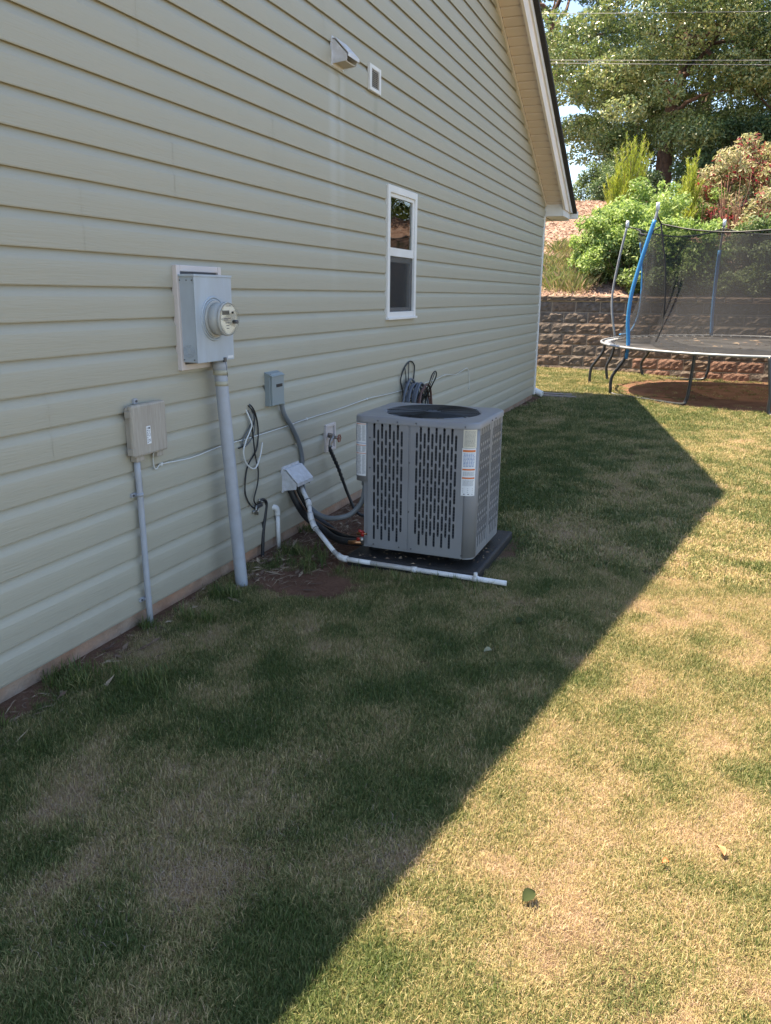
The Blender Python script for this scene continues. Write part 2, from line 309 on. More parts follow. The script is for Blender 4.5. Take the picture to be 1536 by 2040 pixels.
# roof, rake, soffit, eave
def zt(y): return 2.62+.5*(12.05-y) if y>YR else 5.61-.475*(YR-y)
mb=MB()
for s in (0,1):
    ye=12.06 if s==0 else .08
    for (d0,d1,xo) in ((0,.028,.365),):
        mb.prism([(ye,zt(ye)),(YR,zt(YR)),(YR,zt(YR)-.045),(ye,zt(ye)-.04)],0,-10.4,xo)
mb.build('roof',M_shing,house)
for s in (0,1):
    mir=(lambda y:y) if s==0 else (lambda y:12.14-y)
    # fascia board, upper trim strip
    for nm,x0,x1,d0,d1,mt in (('rake_fascia',.262,.292,-.30,-.045,M_trim),('rake_trim',.292,.312,-.125,-.045,M_white),('wall_channel',.0,.034,-.262,-.232,M_trim)):
        pts=[(12.04 if nm!='wall_channel' else 11.46,0),(YR,0)]
        yb=12.09+2*d0; yt=12.09+2*d1
        pl=[(mir(YR),zt(YR)+d0),(mir(yb),zt(mir(yb))+d0),(mir(yt),zt(mir(yb))+d0),(mir(yt),zt(mir(yt))+d1),(mir(YR),zt(YR)+d1)]
        if nm=='wall_channel': pl=[(mir(y),zs(mir(y))-.028) for y,_ in pts]+[(mir(y),zs(mir(y))+.004) for y,_ in pts[::-1]]
        MB().prism(pl,0,x0,x1).build(nm,mt,house,bevel=.002)
    # soffit boards, each a piece with a recessed joint
    y=11.52; i=0
    while y>YR+.05:
        y2=y-.1136
        a,b=y-.008,y2+.008
        g=.004
        MB().prism([(mir(a),zs(mir(a))+.016),(mir(a-g),zs(mir(a-g))),(mir(b+g),zs(mir(b+g))),(mir(b),zs(mir(b))+.016)],0,.036,.262).build('soffit_board',M_soff,house)
        y=y2; i+=1
    MB().prism([(mir(11.6),zs(mir(11.6))+.02),(mir(YR),zs(YR)+.02),(mir(YR),zs(YR)+.03),(mir(11.6),zs(mir(11.6))+.03)],0,.02,.27).build('soffit_backing',M_dark,house)
MB().box(.0,.272,11.475,12.0,2.52,2.665).build('eave_return',M_white,house,bevel=.003)
MB().box(.0,.29,11.465,12.0,2.655,2.69).build('eave_return_cap',M_white,house,bevel=.003)
MB().box(-10.2,-.0,11.46,12.0,2.50,2.515).build('eave_soffit',M_soff,house)
MB().box(-10.2,.26,12.0,12.02,2.5,2.64).build('eave_fascia',M_white,house)
gp=[(12.02,2.63),(12.02,2.53),(12.09,2.53),(12.12,2.58),(12.125,2.63),(12.12,2.63),(12.112,2.585),(12.085,2.537),(12.027,2.537),(12.027,2.63)]
gt=MB().prism(gp,0,-10.2,.37).build('gutter',M_white,house); MB().prism([(12.02,2.63),(12.02,2.53),(12.09,2.53),(12.12,2.58),(12.125,2.63)],0,.37,.373).build('gutter_end_cap',M_white,gt)
mb=MB(); mb.prism([(-.06,YC+.03),(-.06,YC+.01),(.0,YC+.01),(.0,YC-.045),(.027,YC-.045),(.027,YC+.03)],2,.06,2.52); mb.build('corner_post',M_white,house,bevel=.002)
mb=MB(); ds=spline([(-.06,YC+.08,2.45),(-.06,YC+.08,1.2),(-.06,YC+.08,.22),(-.04,YC+.08,.14),(.04,YC+.07,.095),(.13,YC+.05,.06)],6)
rad=[.042+(.004 if (i%2 and p.z<.25) else 0) for i,p in enumerate(ds)]
dsp=mb.tube(ds,rad,10).build('downspout',M_white,house)
mb=MB().tube([(-.06,YC+.08,2.45),(-.06,YC+.2,2.52),(-.06,12.07,2.54)],.034,10).build('spout_elbow',M_white,dsp)
# window
win=MB().box(0,0,0,0,0,0); win=bpy.data.objects.new('window',None); col.objects.link(win); win.parent=house; win.location=(0,5.855,1.75)
M_glass=bpy.data.materials.new('window_glass'); M_glass.use_nodes=True
def glassify(m,tint=(.9,.95,.93),ior=1.9,bs=.13):
    t=m.node_tree; L=t.links.new; o=t.nodes['Material Output']; t.nodes.remove(t.nodes['Principled BSDF'])
    gl=nd(t,'ShaderNodeBsdfGlossy'); gl.inputs['Roughness'].default_value=.0; tr=nd(t,'ShaderNodeBsdfTransparent'); tr.inputs[0].default_value=(*tint,1)
    g=nd(t,'ShaderNodeNewGeometry'); n=nd(t,'ShaderNodeTexNoise'); n.inputs['Scale'].default_value=3.5; n.inputs['Detail'].default_value=1; L(g.outputs['Position'],n.inputs['Vector'])
    bp=nd(t,'ShaderNodeBump'); bp.inputs['Strength'].default_value=bs; bp.inputs['Distance'].default_value=.02; L(n.outputs[0],bp.inputs['Height']); L(bp.outputs[0],gl.inputs['Normal'])
    fr=nd(t,'ShaderNodeFresnel'); fr.inputs['IOR'].default_value=ior; L(bp.outputs[0],fr.inputs['Normal']); mx=nd(t,'ShaderNodeMixShader'); L(fr.outputs[0],mx.inputs[0]); L(tr.outputs[0],mx.inputs[1]); L(gl.outputs[0],mx.inputs[2]); L(mx.outputs[0],o.inputs[0])
glassify(M_glass)
mb=MB(); y0,y1,z0,z1=5.545,6.165,1.285,2.222
def frame(mb,x0,x1,y0,y1,z0,z1,t,tb=None,tt=None):
    tb=tb or t; tt=tt or t
    mb.box(x0,x1,y0,y0+t,z0,z1); mb.box(x0,x1,y1-t,y1,z0,z1); mb.box(x0+.0004,x1-.0004,y0+t,y1-t,z0,z0+tb); mb.box(x0+.0004,x1-.0004,y0+t,y1-t,z1-tt,z1); return mb
frame(MB(),-.06,.034,y0,y1,z0,z1,.045,.045,.05).build('frame',M_white,win,bevel=.003)
MB().box(.0,.05,y0-.004,y1+.004,z0-.012,z0+.006).build('sill',M_white,win,bevel=.003)
frame(MB(),-.02,.022,y0+.045,y1-.045,1.735,z1-.05,.024,.06,.026).build('upper_sash',M_white,win,bevel=.002)
frame(MB(),-.045,.002,y0+.045,y1-.045,z0+.045,1.745,.024,.030,.05).build('lower_sash',M_white,win,bevel=.002)
MB().box(.006,.010,y0+.065,y1-.065,1.79,z1-.070).build('pane',M_glass,win)
MB().box(-.020,-.016,y0+.065,y1-.065,z0+.07,1.70).build('pane',M_glass,win)
for yy in (.15,.78): 
    yc=y0+.07+(y1-y0-.14)*yy; MB().box(-.012,-.003,yc-.007,yc+.007,1.79,z1-.08).build('muntin',M_white,win)
MB().box(-.0125,-.0025,y0+.072,y1-.072,z1-.16,z1-.148).build('muntin',M_white,win)
yc=y0+.07+(y1-y0-.14)*.78; MB().box(-.037,-.029,yc-.006,yc+.006,z0+.08,1.70).build('muntin',M_white,win)
MB().box(-.0375,-.0285,y0+.072,y1-.072,z0+.16,z0+.172).build('muntin',M_white,win)
# insect screen over the lower sash: woven wire, modelled as a see-through dark cloth
M_scr=bpy.data.materials.new('insect_screen'); M_scr.use_nodes=True; t=M_scr.node_tree; b=t.nodes['Principled BSDF']; b.inputs['Base Color'].default_value=(.03,.03,.032,1); b.inputs['Roughness'].default_value=.7
tr=nd(t,'ShaderNodeBsdfTransparent'); mx=nd(t,'ShaderNodeMixShader'); mx.inputs[0].default_value=.42; t.links.new(tr.outputs[0],mx.inputs[1]); t.links.new(b.outputs[0],mx.inputs[2]); t.links.new(mx.outputs[0],t.nodes['Material Output'].inputs[0])
MB().box(.012,.013,y0+.046,y1-.046,z0+.046,1.735).build('insect_screen',M_scr,win)
MB().box(-.9,-.88,4.9,6.9,1.0,2.5).build('room_wall',mat('room_paint',(.16,.14,.12),rough=.9),house)
# ------------------------------------------------------------------ fittings on the wall
M_mbox=mat('meter_box_grey',(.40,.45,.50),rough=.45,var=.07,vscale=5,c2=(.33,.35,.36),c2scale=6,c2amt=.4,stretch=(1,3,.6))
M_mside=M_mbox
M_block=mat('mounting_block_pinkish',(.60,.53,.50),rough=.5,var=.05)
M_pvcg=mat('grey_pvc',(.36,.38,.42),rough=.5,var=.08,vscale=8,c2=(.28,.26,.25),c2scale=14,c2amt=.35)
M_screw=mat('screw_metal',(.12,.12,.13),rough=.4,metal=.7)
M_meter=mat('meter_can',(.42,.42,.40),rough=.3,var=.05)
M_black=mat('black_rubber',(.018,.018,.02),rough=.5)
M_print=mat('printed_ink',(.10,.10,.12),rough=.7)
M_stick=mat('sticker_paper',(.66,.67,.68),rough=.5)
M_band=mat('yellow_tape',(.42,.39,.30),rough=.6)
em=thing('electric_meter','pale blue grey electric meter box with round glass meter on a pink mounting block','electric meter',(0,3.15,1.15))
mb=MB(); mb.box(.002,.0265,3.02,3.335,1.135,1.565); mb.build('mounting_block',mat('block_recess_shade',(.10,.10,.11),rough=.7),em)  # shade behind the rim painted dark grey; the block itself is pinkish
frame(MB(),.008,.040,2.990,3.345,1.112,1.578,.028).build('block_rim',M_block,em,bevel=.004)
bx=MB().box(.028,.118,3.006,3.294,1.150,1.530).build('enclosure',M_mbox,em,bevel=.003)
MB().box(.116,.122,3.000,3.299,1.148,1.528).build('cover',M_mbox,em,bevel=.002)
MB().box(.026,.125,2.997,3.302,1.527,1.538).build('top_flange',M_mbox,em,bevel=.002)
MB().box(.034,.112,3.0035,3.0055,1.50,1.520).build('side_flange',M_mbox,em)
for x in (.045,.08,.108):
    MB().cyl((x,3.0035,1.512),(x,3.0008,1.512),.003,8).build('screw',M_screw,em)
for x in (.045,.10):
    MB().cyl((x,3.0055,1.162),(x,3.002,1.162),.003,8).build('screw',M_screw,em)
for r in (.012,.020,.028,.036):
    if r<.034: MB().tube([(.072+r*math.cos(a),3.0048,1.20+r*math.sin(a)) for a in np.linspace(0,2*math.pi,25)[:-1]],.0016,5,closed=True).build('knockout_ring',M_mbox,em)
MB().tube([(.121+.002,3.140+.096*math.cos(a),1.343+.096*math.sin(a)) for a in np.linspace(0,2*math.pi,41)[:-1]],.005,6,closed=True).build('hub_ring',M_mbox,em)
MB().cyl((.120,3.14,1.343),(.128,3.14,1.343),.088,40).build('socket_plate',M_mbox,em)
mt=MB().tube([(.128,3.14,1.343),(.190,3.14,1.343)],[.0735,.072],40).build('meter',M_meter,em); MB().tube([(.128,3.14,1.343),(.137,3.14,1.343)],[.083,.082],40).build('meter_flange',M_meter,mt)
MB().tube([(.188,3.14,1.343),(.190,3.14,1.343),(.200,3.14,1.343),(.202,3.14,1.343)],[.073,.0765,.0765,.074],40).build('sealing_ring',M_meter,mt)
fc=MB().cyl((.2015,3.14,1.343),(.2035,3.14,1.343),.069,40).build('dial_face',mat('dial_cream',(.78,.73,.62),rough=.4),mt)
M_cg=bpy.data.materials.new('meter_glass'); M_cg.use_nodes=True; glassify(M_cg,(.99,.99,.98),1.15,0)
MB().tube([(.2035,3.14,1.343),(.214,3.14,1.343),(.220,3.14,1.343)],[.072,.070,.063],40).build('glass_cover',M_cg,mt)
MB().box(.204,.2055,3.088,3.145,1.362,1.382).build('display',mat('lcd',(.16,.16,.14),rough=.3),mt)
mb=MB()
for i in range(6): mb.box(.2055,.2060,3.094+i*.0085,3.094+i*.0085+.0022,1.365,1.379); mb.box(.2055,.2060,3.094+i*.0085,3.094+i*.0085+.005,1.371,1.373)
mb.build('digits',M_black,mt)
mb=MB()
for i,(z,a,b2) in enumerate(((1.345,3.10,3.155),(1.338,3.10,3.135),(1.325,3.112,3.145),(1.313,3.118,3.142),(1.30,3.12,3.14),(1.400,3.12,3.16))): mb.box(.204,.2045,a,b2,z,z+.003)
mb.build('print',M_print,mt)
MB().cyl((.204,3.178,1.330),(.226,3.178,1.330),.0085,14).build('knob',M_screw,mt); MB().cyl((.204,3.170,1.372),(.209,3.170,1.372),.005,12).build('optical_port',M_black,mt)
MB().box(.1222,.1228,3.243,3.29,1.156,1.168).build('rating_label',M_stick,em)
MB().box(.116,.130,3.205,3.222,1.140,1.162).build('hasp',M_screw,em,bevel=.002)
MB().tube([(.127,3.213,1.145),(.132,3.215,1.10),(.133,3.217,1.07)],.0012,5).build('seal_wire',M_screw,em)
cn=thing('conduit','thick pale grey pipe leaning from the ground up to the electric meter box','conduit',(.15,3.225,0))
MB().tube([(.150,3.235,-.05),(.149,3.235,.0),(.083,3.235,1.06),(.081,3.235,1.10)],.0315,28).build('pipe',M_pvcg,cn)
MB().tube([(.080,3.235,1.085),(.078,3.235,1.150)],.0355,28).build('coupling',M_pvcg,cn)
for z in (1.088,1.035): MB().tube([(.150-.067*z/1.06+.000,3.235,z-.012),(.150-.067*z/1.06,3.235,z+.012)],.0368 if z>1.05 else .0328,28).build('tape_band',M_band,cn)
# telecom box
M_tel=mat('beige_box_plastic',(.40,.355,.30),rough=.6,var=.08,vscale=12,c2=(.26,.22,.18),c2scale=7,c2amt=.5,stretch=(1,14,1.2))
tb=thing('telecom_box','beige weathered telecom box with a white sticker above a thin grey pipe','utility box',(0,2.72,.785))
MB().box(.016,.040,2.601,2.826,.790,.992).build('back_box',M_tel,tb,bevel=.006)
MB().box(.038,.066,2.592,2.818,.780,1.003).build('lid',M_tel,tb,bevel=.010)
for z in (.965,.805): MB().box(.030,.062,2.5865,2.594,z-.016,z+.014).build('latch',M_tel,tb,bevel=.002)
for y,l in ((2.64,.055),(2.775,.045)): MB().box(.022,.055,y-l/2,y+l/2,.757,.784).build('cable_entry',M_tel,tb,bevel=.004)
MB().box(.004,.030,2.655,2.68,1.0,1.022).build('mounting_tab',M_pvcg,tb,bevel=.002)
MB().cyl((.028,2.668,1.012),(.034,2.668,1.012),.005,10).build('screw',M_screw,tb)
MB().tube([(.03,2.826,.915),(.03,2.838,.917),(.03,2.838,.905),(.03,2.828,.905)],.002,6).build('hasp',M_screw,tb)
st=MB().box(.0662,.0668,2.676,2.703,.828,.905).build('sticker',mat('white_sticker',(.75,.76,.78),rough=.4),tb)
mb=MB()
for i in range(7): mb.box(.0668,.0671,2.6795,2.683,.832+i*.0102,.832+i*.0102+.007)
for i,(a,b2,c,d) in enumerate(((2.688,2.700,.892,.900),(2.688,2.699,.845,.848),(2.688,2.699,.838,.841),(2.690,2.694,.880,.888))): mb.box(.0668,.0671,a,b2,c,d)
mb.tube([(.0672,2.693+.0055*math.cos(a),.868+.0075*math.sin(a)) for a in np.linspace(0,2*math.pi,13)[:-1]],.0007,4,closed=True)
mb.build('sticker_print',M_print,st)
sp=thing('conduit','thin grey pipe with two straps running from the beige telecom box to the ground','conduit',(.045,2.635,0))
MB().tube([(.048,2.628,-.05),(.046,2.628,.12),(.040,2.634,.60),(.036,2.636,.70),(.036,2.636,.775)],.0135,18).build('pipe',M_pvcg,sp)
for z in (.612,.128):
    mb=MB().tube([(.041,2.631,z-.006),(.041,2.631,z+.006)],.0165,18); mb.box(.016,.03,2.595,2.625,z-.008,z+.008); mb.build('strap',M_pvcg,sp); MB().cyl((.030,2.603,z),(.034,2.603,z),.005,8).build('screw',M_screw,sp)
# disconnect
M_disc=mat('disconnect_grey',(.235,.275,.285),rough=.45,var=.06)
dc=thing('disconnect_box','small grey electrical disconnect box with sloped lid above the lower wall hood','electrical box',(0,3.82,.85))
MB().box(.016,.052,3.752,3.888,.852,1.032).build('body',M_disc,dc,bevel=.003)
MB().prism([(.052,.856),(.064,.856),(.066,1.02),(.052,1.034)],1,3.757,3.889).build('cover',M_disc,dc,bevel=.002)
MB().prism([(.015,1.026),(.070,1.014),(.070,1.020),(.016,1.042)],1,3.750,3.894).build('rain_lid',M_disc,dc,bevel=.002)
MB().box(.0655,.0668,3.80,3.868,.955,.972).build('pull_handle',M_black,dc)
MB().cyl((.04,3.90,.845),(.04,3.90,.862),.018,12).build('fitting',M_disc,dc)
M_whip=mat('grey_flexible_conduit',(.17,.185,.20),rough=.5,var=.05)
wp=spline([(.04,3.895,.855),(.04,3.931,.780),(.035,4.028,.689),(.032,4.114,.582),(.032,4.149,.487),(.035,4.137,.401),(.060,4.106,.300),(.120,4.043,.240),(.200,3.964,.214),(.320,3.879,.211),(.420,3.835,.230),(.500,3.845,.262),(.560,3.856,.337),(.580,3.86,.44)],6)
wo=thing('flexible_conduit','grey flexible conduit drooping from the disconnect box to the air conditioner','conduit',(.04,3.9,.85))
MB().tube(wp,.0138,14).build('hose',M_whip,wo); MB().cyl((.580,3.86,.435),(.580,3.86,.475),.021,16).build('fitting',M_whip,wo)
# wire bundle
M_wirew=mat('white_cable',(.62,.62,.60),rough=.5); M_wireg=mat('grey_cable',(.10,.11,.12),rough=.5)
wb=thing('cable_bundle','tangle of black and white cables hanging from a hole beside the thick pipe','cables',(.02,3.56,.88))
for pts,r,m in (([(.0,3.569,.898),(.015,3.60,.87),(.015,3.641,.805),(.015,3.654,.725),(.015,3.629,.631),(.015,3.538,.562),(.015,3.502,.478),(.015,3.502,.399),(.015,3.557,.325),(.015,3.618,.293)],.0042,M_black),
    ([(.0,3.561,.898),(.02,3.585,.86),(.020,3.615,.809),(.020,3.567,.739),(.020,3.498,.680),(.020,3.445,.670)],.004,M_black),
    ([(.0,3.553,.898),(.025,3.565,.80),(.025,3.582,.724),(.025,3.598,.604),(.025,3.623,.520),(.025,3.611,.442),(.025,3.568,.364),(.025,3.591,.325)],.0042,M_black),
    ([(.0,3.56,.896),(.018,3.582,.814),(.018,3.560,.766),(.018,3.497,.712),(.018,3.489,.675),(.018,3.530,.674),(.018,3.606,.727),(.018,3.612,.810),(.018,3.569,.885)],.0035,M_wireg),
    ([(.0,3.55,.896),(.030,3.561,.792),(.030,3.552,.755),(.030,3.501,.700),(.030,3.473,.647),(.030,3.492,.586),(.030,3.549,.542),(.030,3.598,.542),(.030,3.645,.602),(.030,3.669,.665)],.0045,M_wirew)):
    MB().tube(spline([(x+.012 if i else x,y,z) for i,(x,y,z) in enumerate(pts)],6),r,8).build('cable',m,wb)
gb=thing('cable_junction','small metal ground clamp joining black cables low on the wall','cable junction',(.02,3.6,.3))
MB().box(.018,.038,3.60,3.66,.300,.322).build('clamp',M_screw,gb,bevel=.003)
mb=MB()
for a,b2 in (((.03,3.60,.32),(.03,3.59,.27)),((.03,3.65,.33),(.03,3.68,.318)),((.03,3.62,.30),(.03,3.61,.262)),((.035,3.63,.33),(.035,3.625,.35)),((.03,3.59,.292),(.03,3.56,.288))): mb.cyl(a,b2,.006,8)
mb.build('connector',mat('connector_metal',(.35,.33,.30),rough=.35,metal=.8),gb)
MB().tube(spline([(.02,3.650,.333),(.02,3.695,.328),(.020,3.724,.301),(.020,3.709,.238),(.022,3.675,.127),(.025,3.653,-.03)],5),.0105,10).build('riser_cable',M_black,gb)
MB().tube(spline([(.010,3.619,.285),(.012,3.558,.229),(.010,3.478,.210),(.012,3.40,.10),(.03,3.36,.02)],5),.0022,6).build('ground_wire',mat('teal_wire',(.06,.20,.19),rough=.5),gb)
M_pvcw=mat('white_pvc',(.66,.65,.64),rough=.4,var=.06,vscale=20,c2=(.48,.40,.33),c2scale=16,c2amt=.4)
pv=thing('pipe_stub','short white pipe with an elbow standing against the wall near the cables','pipe',(.03,3.85,0))
MB().tube([(.034,3.83,-.03),(.034,3.825,.232)],.0125,14).build('pipe',M_pvcw,pv)
MB().tube(spline([(.034,3.825,.205),(.034,3.823,.235),(.028,3.812,.254),(.0,3.795,.256)],5),.0165,14).build('elbow',M_pvcw,pv)
# hoods
def hood(name,label,y0,y1,z0,z1,proj,tipz,cat,m,under=True,plate=.010):
    t=thing(name,label,cat,(0,(y0+y1)/2,z0))
    MB().box(.010,.0235,y0-plate,y1+plate,z0-plate,z1+plate).build('base_plate',m,t,bevel=.002)
    for yy in (y0+.001,y1-.005): MB().prism([(.019,z0),(.019,z1-.006),(.038,z1-.012),(proj-.010,tipz+.002),(proj-.016,tipz-.03)],1,yy,yy+.004).build('side_cheek',m,t)
    MB().prism([(.019,z1),(.046,z1-.002),(proj,tipz+.010),(proj,tipz-.010),(proj-.003,tipz-.010),(proj-.004,tipz+.006),(.044,z1-.007),(.019,z1-.005)],1,y0-.004,y1+.004).build('top_cover',m,t)
    for yy in (y0-.003,y1+.003): MB().cyl((.02,yy,z0-.004),(.023,yy,z0-.004),.004,8).build('screw',M_screw,t)
    return t
M_hood=mat('weathered_white_plastic',(.62,.62,.65),rough=.6,var=.08,vscale=25,c2=(.42,.40,.37),c2scale=30,c2amt=.5)
hl=hood('wall_hood','weathered white line set hood low on the wall with pipes coming out below',3.925,4.115,.328,.462,.122,.372,'vent hood',M_hood)
hu=hood('vent_hood','white dryer vent hood high on the wall, left of the louvred vent',4.65,4.80,2.775,2.912,.130,2.815,'vent hood',M_hood)
MB().box(.024,.105,4.66,4.79,2.783,2.789).build('flap',mat('flap_tan',(.5,.43,.34),rough=.6),hu)
lv=thing('louvre_vent','small white louvred vent high on the wall, right of the vent hood','vent',(0,5.335,2.76))
frame(MB(),.012,.034,5.20,5.39,2.755,2.912,.030,.024,.024).build('frame',M_white,lv,bevel=.003)
for i in range(9):
    z=2.782+i*.0115; MB().prism([(.0225,z+.007),(.033,z),(.034,z+.0018),(.0235,z+.0088)],1,5.230,5.360).build('slat',M_white,lv)
MB().box(.012,.0215,5.23,5.36,2.778,2.89).build('backing',M_dark,lv)
# lineset and drain
ls=thing('refrigerant_lines','two black insulated refrigerant lines tied together running to the air conditioner','pipes',(.06,3.93,.33))
l1=[(.03,3.96,.37),(.045,3.965,.335),(.08,3.985,.24),(.12,4.03,.145),(.21,4.04,.085),(.32,3.98,.06),(.45,3.87,.085),(.60,3.80,.115)]
MB().tube(spline(l1,6),.021,14).build('insulated_line',M_black,ls)
MB().tube(spline([(x+.028,y+.035,z+.012) for x,y,z in l1],6),.016,14).build('insulated_line',M_black,ls)
MB().tube(spline([(x+.02,y-.01,z+.030) for x,y,z in l1[:5]]+[(.36,3.95,.115),(.50,3.88,.12),(.61,3.82,.15)],6),.0035,8).build('control_wire',mat('brown_wire',(.16,.09,.06),rough=.5),ls)
dr=thing('drain_pipe','white condensate drain pipe bending down and along the front of the black pad','pipe',(.07,4.03,.31))
seg=[(.06,4.045,.36),(.172,3.958,.262),(.215,3.897,.195),(.245,3.875,.150),(.435,3.752,.055),(.50,3.706,.040),(.684,3.698,.040),(1.439,3.70,.034)]
MB().tube([seg[0],seg[1]],.0135,14).build('pipe',M_pvcw,dr); MB().tube([seg[1],seg[2]],.0135,14).build('pipe',M_pvcw,dr); MB().tube([seg[2],seg[3]],.0135,14).build('pipe',M_pvcw,dr); MB().tube([seg[3],seg[4]],.0135,14).build('pipe',M_pvcw,dr)
MB().tube([seg[4],seg[5]],.0135,14).build('pipe',M_pvcw,dr); MB().tube([seg[5],seg[6]],.0135,14).build('pipe',M_pvcw,dr); pe=MB().tube([seg[6],seg[7]],.0135,14).build('pipe',M_pvcw,dr)
for i in (1,2):
    a=Vector(seg[i]); p=(Vector(seg[i-1])-a).normalized()*.026; q=(Vector(seg[i+1])-a).normalized()*.026
    MB().tube([a+p,a+p*.3,a+(p+q)*.08,a+q*.3,a+q],.0178,14).build('elbow',M_pvcw,dr)
a=Vector(seg[3]); MB().tube([a+(Vector(seg[2])-a).normalized()*.028,a,a+(Vector(seg[4])-a).normalized()*.028],.0178,14).build('elbow',M_pvcw,dr)
a=Vector(seg[5]); d0=(Vector(seg[4])-a).normalized(); d1=(Vector(seg[6])-a).normalized(); MB().tube([a+d0*.04,a+d0*.012+d1*.003,a+d1*.012+d0*.003,a+d1*.04],.0178,14).build('elbow',M_pvcw,dr)
MB().cyl((.92,3.6987,.038),(.95,3.699,.0377),.0165,14).build('coupling',M_pvcw,dr)
MB().cyl((1.275,3.6995,.035),(1.275,3.6995,.068),.010,12).build('vent_stub',M_pvcw,dr); MB().cyl((1.262,3.6995,.0352),(1.290,3.6996,.035),.0165,14).build('coupling',M_pvcw,dr)
for c,t0 in ((Vector((.16,3.967,.272)),Vector((.11,-.087,-.1))),(Vector((.265,3.862,.139)),Vector((.19,-.123,-.1)))):
    t0=t0.normalized(); u=t0.orthogonal().normalized(); v=t0.cross(u)
    MB().tube([c+(u*math.cos(a)+v*math.sin(a))*.0195 for a in np.linspace(0,2*math.pi,15)[:-1]],.0018,5,closed=True).build('cable_tie',M_black,dr)
# faucet and hose
fa=thing('faucet','outdoor faucet with a rusty red handle in a white wall plate','faucet',(.02,4.56,.55))
frame(MB(),.010,.034,4.487,4.634,.457,.638,.020).build('mounting_frame',M_block,fa,bevel=.003)
MB().box(.004,.0215,4.50,4.62,.47,.62).build('plate',M_block,fa)
M_brass=mat('dull_brass',(.30,.27,.24),rough=.35,metal=.9,var=.15,vscale=40)
MB().tube(spline([(.012,4.545,.566),(.05,4.53,.566),(.075,4.49,.560),(.080,4.455,.535),(.080,4.447,.515)],5),[.014]*16+[.011]*5,12).build('spigot_body',M_brass,fa)
MB().tube([(.045,4.50,.566),(.10,4.50,.560),(.12,4.50,.558)],[.012,.010,.006],12).build('stem',M_brass,fa)
mb=MB(); M_rust=mat('rusty_red',(.30,.12,.08),rough=.6,var=.2,vscale=60)
cx=(.122,4.495,.558)
mb.tube([(cx[0],cx[1]+.022*math.cos(a)*(1+.12*math.cos(6*a)),cx[2]+.022*math.sin(a)*(1+.12*math.cos(6*a))) for a in np.linspace(0,2*math.pi,31)[:-1]],.0042,6,closed=True)
for a in (0,2.1,4.2): mb.tube([cx,(cx[0],cx[1]+.022*math.cos(a),cx[2]+.022*math.sin(a))],.003,6)
mb.build('handle',M_rust,fa)
gh=thing('garden_hose','black garden hose hanging from the faucet down to the ground','hose',(.08,4.44,.5))
hp=spline([(.080,4.446,.515),(.080,4.445,.490),(.090,4.476,.431),(.100,4.525,.351),(.120,4.555,.258),(.150,4.583,.149),(.200,4.59,.05),(.27,4.62,.015),(.45,4.72,.012),(.6,4.95,.012)],6)
MB().tube(hp,.0105,12).build('hose',M_black,gh); MB().tube(hp[:3],[.0155,.0155,.013],12).build('coupling',mat('steel_coupling',(.5,.5,.5),rough=.25,metal=1),gh)
mb=MB()
for i in range(7,24,2): 
    d=(hp[i+1]-hp[i]).normalized()*.004 if i<len(hp)-1 else Vector((0,0,.004)); mb.cyl(hp[i]-d,hp[i]+d,.0138,12)
mb.build('strain_relief',M_black,gh)
# hose hanger
M_wire=mat('black_wrought_wire',(.02,.02,.02),rough=.45)
hh=thing('hose_hanger','black wire hose hanger on the wall behind the air conditioner','hose hanger',(.02,6.0,.6))
MB().tube(spline([(.03,5.93,.55),(.03,5.90,.70),(.03,5.85,.80),(.03,5.92,.88),(.03,6.02,.925),(.03,6.10,.928),(.03,6.17,.885),(.03,6.16,.80),(.03,6.13,.70),(.03,6.12,.55)],5),.0055,8).build('back_hoop',M_wire,hh)
MB().tube([(.03,6.03,.55),(.03,6.035,.925)],.004,6).build('back_bar',M_wire,hh); MB().tube(spline([(.03,5.97,.56),(.03,5.975,.78),(.03,5.945,.885)],4),.004,6).build('back_bar',M_wire,hh)
MB().tube(spline([(.20,5.86,.62),(.25,5.86,.74),(.28,5.84,.80),(.285,5.87,.845),(.29,5.92,.872),(.29,5.965,.862),(.285,5.97,.82),(.25,5.96,.74),(.20,5.96,.62)],5),.0055,8).build('front_hoop',M_wire,hh)
for y in (5.89,5.93): MB().tube([(.21,y,.64),(.288,y+.005,.862)],.0035,6).build('front_bar',M_wire,hh)
for y in (5.90,6.05,6.12): MB().tube(spline([(.03,y,.60),(.12,y,.66),(.21,y-.07,.655)],5),.005,6).build('cradle_arm',M_wire,hh)
for y in (5.87,5.95): MB().tube([(.21,y,.66),(.20,y+.03,.45)],.005,6).build('cradle_leg',M_wire,hh)
hc=thing('coiled_hose','blue grey garden hose coiled thickly over the wall hanger','hose',(.12,6.0,.5))
M_hoseb=mat('blue_grey_hose',(.115,.13,.16),rough=.45,var=.1,vscale=10); M_hosebr=mat('brown_hose',(.10,.05,.045),rough=.5)
for i in range(11):
    x=.05+i*.0165; rr=.215+.02*math.sin(i*2.1)-.003*i; cy=6.0-.005*i; cz=.555+.012*math.sin(i*1.3)
    pts=[(x+.006*math.sin(3*a+i),cy+rr*.78*math.cos(a),cz+rr*math.sin(a)) for a in np.linspace(0,2*math.pi,41)[:-1]]
    MB().tube(pts,.0095,8,closed=True).build('hose_coil',M_hosebr if i>8 else M_hoseb,hc)
MB().tube(spline([(.2,5.85,.5),(.22,5.82,.3),(.25,5.85,.12),(.3,6.0,.015),(.45,6.1,.012)],6),.0095,8).build('hose_end',M_hoseb,hc)
